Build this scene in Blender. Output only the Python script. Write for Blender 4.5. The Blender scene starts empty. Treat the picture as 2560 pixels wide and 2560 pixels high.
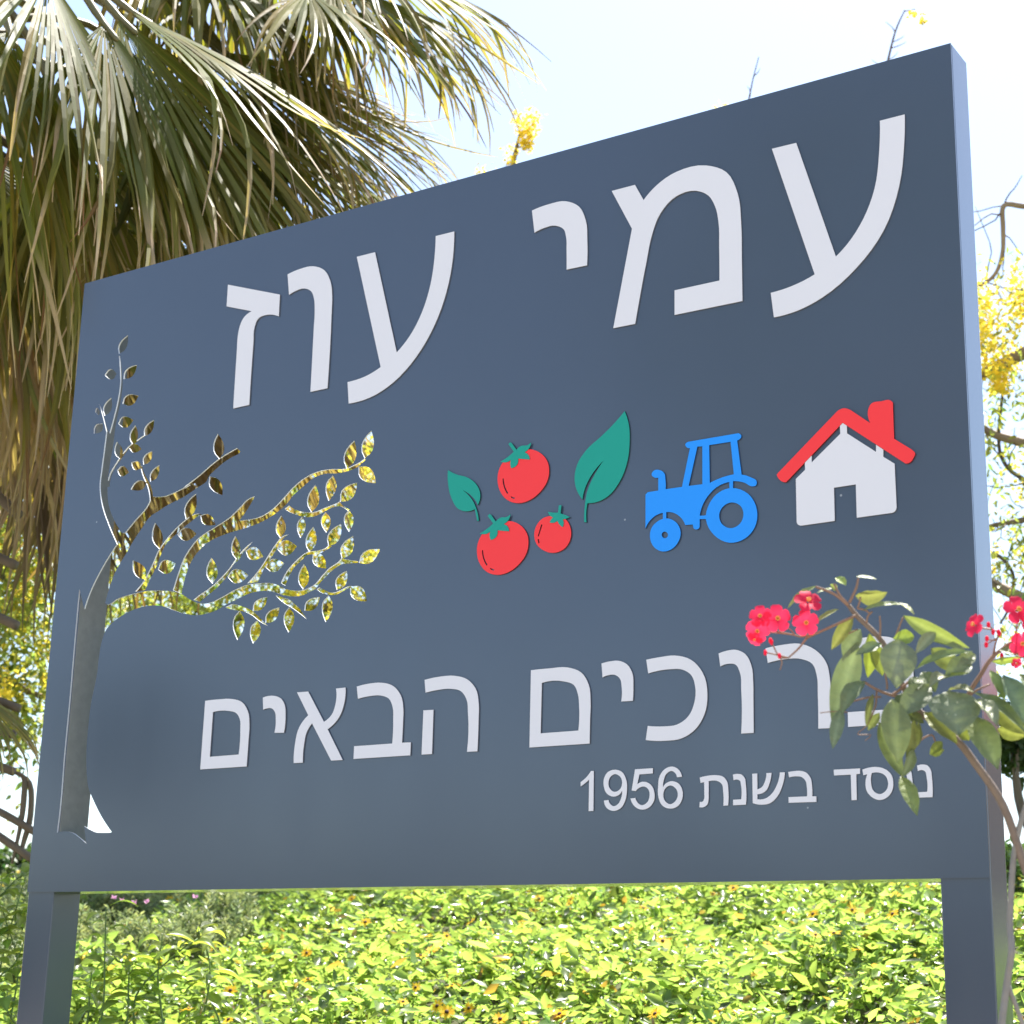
import bpy, math, random
import numpy as np
from mathutils import Vector, Matrix, geometry
random.seed(7); rng = np.random.default_rng(11)
SC = bpy.context.scene
COL = SC.collection
R = math.radians

# ------------------------------------------------------------------ camera, sky, sun, exposure
BASE_Z = 1.765                                   # height of the sign's lower edge above the path
CAM_X = np.array([0.83475, 0.55011, 0.02387])    # camera right
CAM_U = np.array([0.12623, -0.23339, 0.96415])   # camera up
CAM_F = np.array([-0.53596, 0.80181, 0.26427])   # camera forward
CAM_P = np.array([4.26421, -3.76647, BASE_Z - 0.26500])
FPX = 4399.55
cam_d = bpy.data.cameras.new('camera'); cam = bpy.data.objects.new('camera', cam_d); COL.objects.link(cam)
cam.matrix_world = Matrix(((CAM_X[0], CAM_U[0], -CAM_F[0], CAM_P[0]), (CAM_X[1], CAM_U[1], -CAM_F[1], CAM_P[1]),
                           (CAM_X[2], CAM_U[2], -CAM_F[2], CAM_P[2]), (0, 0, 0, 1)))
cam_d.sensor_width = 36; cam_d.sensor_fit = 'HORIZONTAL'; cam_d.lens = FPX / 2560 * 36
cam_d.clip_start = 0.05; cam_d.clip_end = 2000
cam_d.dof.use_dof = True; cam_d.dof.focus_distance = 4.6; cam_d.dof.aperture_fstop = 6.8
SC.camera = cam
SUN_EL, SUN_AZ = 64, -9                          # azimuth clockwise from +Y (behind the sign) towards +X
w = bpy.data.worlds.new('World'); SC.world = w; w.use_nodes = True
nt = w.node_tree; bg = nt.nodes['Background']
sky = nt.nodes.new('ShaderNodeTexSky'); sky.sky_type = 'NISHITA'; sky.sun_disc = False
sky.sun_elevation = R(SUN_EL); sky.sun_rotation = R(SUN_AZ); sky.air_density = 1.0; sky.dust_density = 1.3; sky.ozone_density = 1.0
nt.links.new(sky.outputs[0], bg.inputs[0]); bg.inputs[1].default_value = 0.105
sd = bpy.data.lights.new('sun', 'SUN'); sd.energy = 5.0; sd.angle = R(0.5); sd.color = (1.0, 0.955, 0.88)
sun = bpy.data.objects.new('sun', sd); COL.objects.link(sun)
sv = Vector((math.sin(R(SUN_AZ)) * math.cos(R(SUN_EL)), math.cos(R(SUN_AZ)) * math.cos(R(SUN_EL)), math.sin(R(SUN_EL))))
sun.rotation_euler = sv.to_track_quat('Z', 'Y').to_euler(); sun.location = (6, 8, 20)
SC.view_settings.view_transform = 'Standard'; SC.view_settings.look = 'None'
SC.view_settings.exposure = 1.5; SC.view_settings.gamma = 1
SC.cycles.max_bounces = 8; SC.cycles.transparent_max_bounces = 8; SC.cycles.sample_clamp_indirect = 8

# ------------------------------------------------------------------ helpers
def at(px, py, d):
    """the point d metres from the lens along the line of sight through photo position (px, py)"""
    v = CAM_F + CAM_X * ((px - 1280) / FPX) - CAM_U * ((py - 1280) / FPX)
    return CAM_P + v / np.linalg.norm(v) * d
def sdir(x, y, f=0.0):
    v = CAM_X * x + CAM_U * y + CAM_F * f
    return v / np.linalg.norm(v)
def unit(v):
    v = np.asarray(v, float); return v / (np.linalg.norm(v) + 1e-12)
def tag(o, label=None, cat=None, group=None, kind=None):
    if label: o['label'] = label
    if cat: o['category'] = cat
    if group: o['group'] = group
    if kind: o['kind'] = kind
    return o
def empty(name, loc=(0, 0, 0)):
    o = bpy.data.objects.new(name, None); o.empty_display_size = 0.1; o.location = loc; COL.objects.link(o); return o
def put(o, parent):
    """parent o under parent, keeping the world coordinates its mesh is written in"""
    o.parent = parent
    off = Vector((0, 0, 0)); p = parent
    while p: off += p.location; p = p.parent
    o.location = -off
    return o
class MB:
    """collects vertices, faces, colours; build() links them as one mesh object"""
    def __init__(s): s.v = []; s.f = []; s.m = []; s.c = []; s.n = 0
    def add(s, v, f, mi=0, c=None):
        v = np.asarray(v, float).reshape(-1, 3); s.v.append(v)
        for q in f: s.f.append([i + s.n for i in q]); s.m.append(mi)
        if c is None: c = (1, 1, 1)
        c = np.asarray(c, float); s.c.append(np.broadcast_to(c, (len(v), 3)) if c.ndim == 1 else c)
        s.n += len(v)
    def box(s, a, b, mi=0, c=None):
        (x0, y0, z0), (x1, y1, z1) = a, b
        s.add([(x0, y0, z0), (x1, y0, z0), (x1, y1, z0), (x0, y1, z0), (x0, y0, z1), (x1, y0, z1), (x1, y1, z1), (x0, y1, z1)],
              [(0, 3, 2, 1), (4, 5, 6, 7), (0, 1, 5, 4), (1, 2, 6, 5), (2, 3, 7, 6), (3, 0, 4, 7)], mi, c)
    def tube(s, pts, rad, sides=7, mi=0, c=None, cap=True):
        pts = np.asarray(pts, float); n = len(pts)
        rad = np.broadcast_to(np.asarray(rad, float), (n,)) if np.ndim(rad) == 0 else np.asarray(rad, float)
        t = np.gradient(pts, axis=0); t /= np.linalg.norm(t, axis=1)[:, None] + 1e-12
        u = unit(np.cross(t[0], (0.31, 0.17, 0.93))); vs = []; a = np.linspace(0, 2 * math.pi, sides, endpoint=False)
        for i in range(n):
            u = unit(u - t[i] * np.dot(u, t[i])); b = np.cross(t[i], u)
            vs.append(pts[i] + rad[i] * (np.cos(a)[:, None] * u + np.sin(a)[:, None] * b))
        f = [(i * sides + k, i * sides + (k + 1) % sides, (i + 1) * sides + (k + 1) % sides, (i + 1) * sides + k) for i in range(n - 1) for k in range(sides)]
        if cap: f += [tuple(range(sides))[::-1], tuple((n - 1) * sides + k for k in range(sides))]
        s.add(np.concatenate(vs), f, mi, c)
    def ball(s, c0, r, mi=0, c=None, nu=8, nv=5, squash=(1, 1, 1)):
        v = [(0, 0, -1)]
        for j in range(1, nv):
            p = -math.pi / 2 + math.pi * j / nv
            v += [(math.cos(p) * math.cos(2 * math.pi * i / nu), math.cos(p) * math.sin(2 * math.pi * i / nu), math.sin(p)) for i in range(nu)]
        v.append((0, 0, 1)); v = np.array(v) * r * np.array(squash) + np.asarray(c0); f = []
        for i in range(nu):
            f.append((0, 1 + (i + 1) % nu, 1 + i)); f.append((len(v) - 1, 1 + (nv - 2) * nu + i, 1 + (nv - 2) * nu + (i + 1) % nu))
            for j in range(nv - 2): f.append((1 + j * nu + i, 1 + j * nu + (i + 1) % nu, 1 + (j + 1) * nu + (i + 1) % nu, 1 + (j + 1) * nu + i))
        s.add(v, f, mi, c)
    def build(s, name, mats, parent=None, smooth=False):
        me = bpy.data.meshes.new(name)
        V = np.concatenate(s.v) if s.v else np.zeros((0, 3))
        lens = np.array([len(q) for q in s.f], dtype=np.int32); flat = np.fromiter((i for q in s.f for i in q), dtype=np.int32)
        mesh_fill(me, V, lens, flat, np.concatenate(s.c) if s.c else None, smooth)
        for m in (mats if isinstance(mats, (list, tuple)) else [mats]): me.materials.append(m)
        if any(s.m): me.polygons.foreach_set('material_index', np.array(s.m, dtype=np.int32))
        o = bpy.data.objects.new(name, me); COL.objects.link(o)
        if parent: put(o, parent)
        return o
def mesh_fill(me, V, lens, flat, C=None, smooth=False):
    me.vertices.add(len(V)); me.vertices.foreach_set('co', V.astype(np.float32).ravel())
    me.loops.add(len(flat)); me.loops.foreach_set('vertex_index', flat)
    me.polygons.add(len(lens)); me.polygons.foreach_set('loop_start', (np.cumsum(lens) - lens).astype(np.int32)); me.polygons.foreach_set('loop_total', lens)
    me.polygons.foreach_set('use_smooth', np.full(len(lens), smooth))
    if C is not None:
        a = me.color_attributes.new('tone', 'FLOAT_COLOR', 'POINT')
        a.data.foreach_set('color', np.concatenate([C, np.ones((len(C), 1))], 1).astype(np.float32).ravel())
    me.update(calc_edges=True)
def spline(P, n=5):
    P = np.asarray(P, float); 
    if len(P) < 3: return P
    out = []; Q = np.concatenate([[2 * P[0] - P[1]], P, [2 * P[-1] - P[-2]]])
    for i in range(1, len(Q) - 2):
        for k in range(n):
            u = k / n
            out.append(0.5 * (2 * Q[i] + (Q[i + 1] - Q[i - 1]) * u + (2 * Q[i - 1] - 5 * Q[i] + 4 * Q[i + 1] - Q[i + 2]) * u * u + (3 * Q[i] - Q[i - 1] - 3 * Q[i + 1] + Q[i + 2]) * u ** 3))
    out.append(P[-1]); return np.array(out)
def pxline(pts, d, n=4):
    d = np.broadcast_to(np.asarray(d, float), (len(pts),))
    return spline([at(x, y, q) for (x, y), q in zip(pts, d)], n)

# ------------------------------------------------------------------ materials
def nodes(m):
    m.use_nodes = True; return m.node_tree.nodes, m.node_tree.links, m.node_tree.nodes['Principled BSDF']
def mat(name, col, rough=0.5, var=0.0, scale=8.0, bump=0.0, bscale=60.0, metallic=0.0, spec=0.5, coat=0.0, coat_rough=0.1, tone=False):
    m = bpy.data.materials.new(name); N, L, p = nodes(m)
    p.inputs['Base Color'].default_value = (*col, 1); p.inputs['Roughness'].default_value = rough; p.inputs['Metallic'].default_value = metallic
    p.inputs['Specular IOR Level'].default_value = spec; p.inputs['Coat Weight'].default_value = coat; p.inputs['Coat Roughness'].default_value = coat_rough
    tc = N.new('ShaderNodeTexCoord'); src = None
    if tone:
        a = N.new('ShaderNodeAttribute'); a.attribute_name = 'tone'; mx = N.new('ShaderNodeMix'); mx.data_type = 'RGBA'; mx.blend_type = 'MULTIPLY'; mx.inputs[0].default_value = 1
        mx.inputs[6].default_value = (*col, 1); L.new(a.outputs['Color'], mx.inputs[7]); src = mx.outputs[2]
    if var:
        nz = N.new('ShaderNodeTexNoise'); nz.inputs['Scale'].default_value = scale; nz.inputs['Detail'].default_value = 5; L.new(tc.outputs['Object'], nz.inputs['Vector'])
        mr = N.new('ShaderNodeMapRange'); mr.inputs[3].default_value = 1 - var; mr.inputs[4].default_value = 1 + var; L.new(nz.outputs['Fac'], mr.inputs[0])
        mv = N.new('ShaderNodeMix'); mv.data_type = 'RGBA'; mv.blend_type = 'MULTIPLY'; mv.inputs[0].default_value = 1
        if src: L.new(src, mv.inputs[6])
        else: mv.inputs[6].default_value = (*col, 1)
        L.new(mr.outputs[0], mv.inputs[7]); src = mv.outputs[2]
    if src: L.new(src, p.inputs['Base Color'])
    if bump:
        nb = N.new('ShaderNodeTexNoise'); nb.inputs['Scale'].default_value = bscale; nb.inputs['Detail'].default_value = 4; L.new(tc.outputs['Object'], nb.inputs['Vector'])
        bp = N.new('ShaderNodeBump'); bp.inputs['Strength'].default_value = bump; bp.inputs['Distance'].default_value = 0.01; L.new(nb.outputs['Fac'], bp.inputs['Height']); L.new(bp.outputs[0], p.inputs['Normal'])
    return m
def leafmat(name, col, trans, mixf=0.4, rough=0.4, spec=0.5, bump=0.0, bscale=120):
    """a leaf: reflecting front plus light coming through; the vertex tone varies the colour from leaf to leaf"""
    m = mat(name, col, rough, 0.12, 14, bump, bscale, spec=spec, tone=True); N, L, p = nodes(m)
    t = N.new('ShaderNodeBsdfTranslucent'); a = N.new('ShaderNodeAttribute'); a.attribute_name = 'tone'
    mx = N.new('ShaderNodeMix'); mx.data_type = 'RGBA'; mx.blend_type = 'MULTIPLY'; mx.inputs[0].default_value = 1; mx.inputs[6].default_value = (*trans, 1)
    L.new(a.outputs['Color'], mx.inputs[7]); L.new(mx.outputs[2], t.inputs['Color'])
    ms = N.new('ShaderNodeMixShader'); ms.inputs[0].default_value = mixf; L.new(p.outputs[0], ms.inputs[1]); L.new(t.outputs[0], ms.inputs[2])
    L.new(ms.outputs[0], N['Material Output'].inputs['Surface']); return m
PAINT = mat('slate_grey_paint', (0.058, 0.079, 0.117), 0.16, 0.05, 3, 0.012, 900, spec=0.5, coat=0.8, coat_rough=0.15)
N, L, p = nodes(PAINT); tc_ = N.new('ShaderNodeTexCoord'); vo = N.new('ShaderNodeTexVoronoi'); vo.inputs['Scale'].default_value = 5.5; L.new(tc_.outputs['Object'], vo.inputs['Vector'])
sk = N.new('ShaderNodeMapRange'); sk.inputs[1].default_value = 0.012; sk.inputs[2].default_value = 0.02; sk.inputs[3].default_value = 0.55; sk.inputs[4].default_value = 0; L.new(vo.outputs['Distance'], sk.inputs[0])
ms_ = N.new('ShaderNodeMix'); ms_.data_type = 'RGBA'; L.new(sk.outputs[0], ms_.inputs[0]); L.new(p.inputs['Base Color'].links[0].from_socket, ms_.inputs[6]); ms_.inputs[7].default_value = (0.5, 0.52, 0.54, 1); L.new(ms_.outputs[2], p.inputs['Base Color'])
mp = N.new('ShaderNodeMapping'); mp.inputs['Scale'].default_value = (2.2, 2.2, 0.35); L.new(tc_.outputs['Object'], mp.inputs[0]); nr = N.new('ShaderNodeTexNoise'); nr.inputs['Scale'].default_value = 2.5; nr.inputs['Detail'].default_value = 6; L.new(mp.outputs[0], nr.inputs['Vector'])
rr = N.new('ShaderNodeMapRange'); rr.inputs[3].default_value = 0.10; rr.inputs[4].default_value = 0.24; L.new(nr.outputs['Fac'], rr.inputs[0]); L.new(rr.outputs[0], p.inputs['Roughness']); L.new(rr.outputs[0], p.inputs['Coat Roughness'])
EDGE = mat('bare_cut_edge', (0.72, 0.73, 0.74), 0.35)
GALV = mat('galvanised_steel', (0.185, 0.185, 0.165), 0.55, 0.22, 40, 0.02, 300, spec=.3)
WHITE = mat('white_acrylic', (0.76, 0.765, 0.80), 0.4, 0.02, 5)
WHITE_S = mat('white_acrylic_shaded_side', (0.16, 0.17, 0.19), 0.5)  # dark side copies of the acrylics: the outline's shadow is put into the colour
RED = mat('red_acrylic', (0.97, 0.05, 0.055), 0.45, spec=.3); RED_S = mat('red_acrylic_shaded_side', (0.14, 0.012, 0.012), 0.5)
GREEN = mat('green_acrylic', (0.012, 0.34, 0.26), 0.45, spec=.3); GREEN_S = mat('green_acrylic_shaded_side', (0.005, 0.06, 0.055), 0.5)
BLUE = mat('blue_acrylic', (0.02, 0.31, 0.97), 0.45, spec=.3); BLUE_S = mat('blue_acrylic_shaded_side', (0.01, 0.06, 0.18), 0.5)
SOIL = mat('soil', (0.085, 0.065, 0.04), 0.95, 0.35, 3, 0.5, 30)
COVER = leafmat('sunflower_leaf', (0.15, 0.21, 0.068), (0.44, 0.62, 0.105), 0.48, 0.3, 0.6)
PETAL = leafmat('daisy_petal', (0.9, 0.60, 0.03), (0.95, 0.68, 0.05), 0.45, 0.6, 0.15)
DISC = mat('daisy_disc', (0.05, 0.018, 0.008), 0.8, 0.3, 200)
STEM = mat('green_stem', (0.12, 0.2, 0.05), 0.6, 0.2, 20)
PALM = leafmat('palm_leaf', (1, 1, 1), (1.5, 1.65, 0.55), 0.42, 0.5, 0.22)
BARK = mat('palm_bark', (0.16, 0.12, 0.085), 0.9, 0.4, 10, 0.6, 25)
PETIOLE = mat('palm_petiole', (0.17, 0.15, 0.06), 0.5, 0.25, 6)
STUB = mat('dry_petiole', (0.20, 0.155, 0.11), 0.8, 0.3, 14, 0.3, 60)
TREEBARK = mat('tree_bark', (0.25, 0.185, 0.12), 0.85, 0.3, 9, 0.5, 40, tone=True)
CASSIA_LEAF = leafmat('cassia_leaf', (0.17, 0.20, 0.05), (0.48, 0.54, 0.08), 0.48, 0.4)
CASSIA_FLOWER = leafmat('cassia_flower', (0.88, 0.68, 0.06), (0.95, 0.80, 0.10), 0.5, 0.5, 0.2)
GREY_LEAF = leafmat('narrow_grey_leaf', (0.27, 0.31, 0.16), (0.46, 0.54, 0.19), 0.35, 0.4)
BROAD = leafmat('shrub_leaf', (0.16, 0.23, 0.05), (0.46, 0.62, 0.07), 0.45, 0.36)
DARK_LEAF = leafmat('dark_tree_leaf', (0.05, 0.085, 0.025), (0.10, 0.18, 0.03), 0.3, 0.45)
PINK = leafmat('pink_petal', (0.72, 0.38, 0.6), (0.72, 0.38, 0.6), 0.4, 0.5)
JLEAF = leafmat('jatropha_leaf', (0.195, 0.212, 0.118), (0.30, 0.36, 0.09), 0.2, 0.5, 0.4, 0.5, 60)
JSTEM = mat('jatropha_stem', (0.20, 0.15, 0.115), 0.75, 0.3, 40, 0.3, 120)
JTRUNK = mat('jatropha_trunk', (0.25, 0.235, 0.215), 0.8, 0.35, 35, 0.4, 90)
JTWIG = mat('jatropha_twig', (0.25, 0.15, 0.10), 0.6, 0.2, 40)
JFLOWER = leafmat('jatropha_petal', (0.86, 0.028, 0.09), (0.9, 0.05, 0.13), 0.35, 0.6, 0.15)
STAMEN = mat('yellow_stamen', (0.8, 0.35, 0.06), 0.6)
TAN = mat('tan_plaster', (0.80, 0.54, 0.37), 0.9, 0.12, 2, 0.2, 30)
ROOFTILE = mat('red_roof_tile', (0.30, 0.07, 0.05), 0.8, 0.3, 6, 0.4, 20)
DARKGLASS = mat('window_glass', (0.03, 0.035, 0.04), 0.1)
PIPE = mat('black_pipe', (0.015, 0.015, 0.017), 0.75, spec=.2)

# ------------------------------------------------------------------ ground: flat path level in front, a planted bank rising behind the sign
def sst(a, b, x): t = np.clip((x - a) / (b - a), 0, 1); return t * t * (3 - 2 * t)
def bank(x, y):
    x = np.asarray(x, float); y = np.asarray(y, float)
    z = 1.02 * sst(0.45, 1.75, y) + 1.12 * np.clip((y - 1.2) / 5.6, 0, 1) ** 0.9 - 0.5 * sst(8, 18, y) - 1.6 * sst(18, 60, y)
    z += sst(0.6, 1.6, y) * (0.05 * np.sin(x * 1.7 + y) + 0.05 * np.sin(y * 2.3 - x * 0.8) + 0.03 * np.sin(x * 4.1 + 2 * y))
    return z
def grid_axis(a, b, fine0, fine1, nf, nc):
    return np.unique(np.concatenate([np.linspace(a, fine0, nc), np.linspace(fine0, fine1, nf), np.linspace(fine1, b, nc)]))
gx = grid_axis(-420, 420, -14, 10, 70, 14); gy = grid_axis(-420, 420, -2, 20, 90, 14)
X, Y = np.meshgrid(gx, gy); Zg = bank(X, Y)
nx, ny = len(gx), len(gy)
quad = np.array([(j * nx + i, j * nx + i + 1, (j + 1) * nx + i + 1, (j + 1) * nx + i) for j in range(ny - 1) for i in range(nx - 1)], dtype=np.int32)
me = bpy.data.meshes.new('ground'); mesh_fill(me, np.stack([X.ravel(), Y.ravel(), Zg.ravel()], 1), np.full(len(quad), 4, np.int32), quad.ravel(), None, True)
GROUND = bpy.data.materials.new('ground'); N, L, p = nodes(GROUND)
tc = N.new('ShaderNodeTexCoord'); sp = N.new('ShaderNodeSeparateXYZ'); L.new(tc.outputs['Object'], sp.inputs[0])
ramp = N.new('ShaderNodeMapRange'); ramp.inputs[1].default_value = -0.8; ramp.inputs[2].default_value = -0.6; L.new(sp.outputs['Y'], ramp.inputs[0])
n1 = N.new('ShaderNodeTexNoise'); n1.inputs['Scale'].default_value = 1.3; n1.inputs['Detail'].default_value = 8; L.new(tc.outputs['Object'], n1.inputs['Vector'])
c1 = N.new('ShaderNodeMix'); c1.data_type = 'RGBA'; c1.inputs[6].default_value = (0.05, 0.04, 0.022, 1); c1.inputs[7].default_value = (0.07, 0.085, 0.025, 1); L.new(n1.outputs['Fac'], c1.inputs[0])
c2 = N.new('ShaderNodeMix'); c2.data_type = 'RGBA'; c2.inputs[6].default_value = (0.30, 0.255, 0.20, 1); c2.inputs[7].default_value = (0.38, 0.33, 0.265, 1); L.new(n1.outputs['Fac'], c2.inputs[0])
c3 = N.new('ShaderNodeMix'); c3.data_type = 'RGBA'; L.new(ramp.outputs[0], c3.inputs[0]); L.new(c2.outputs[2], c3.inputs[6]); L.new(c1.outputs[2], c3.inputs[7]); L.new(c3.outputs[2], p.inputs['Base Color'])
p.inputs['Roughness'].default_value = 0.95; me.materials.append(GROUND)
g = bpy.data.objects.new('ground', me); COL.objects.link(g); tag(g, kind='structure')

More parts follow.
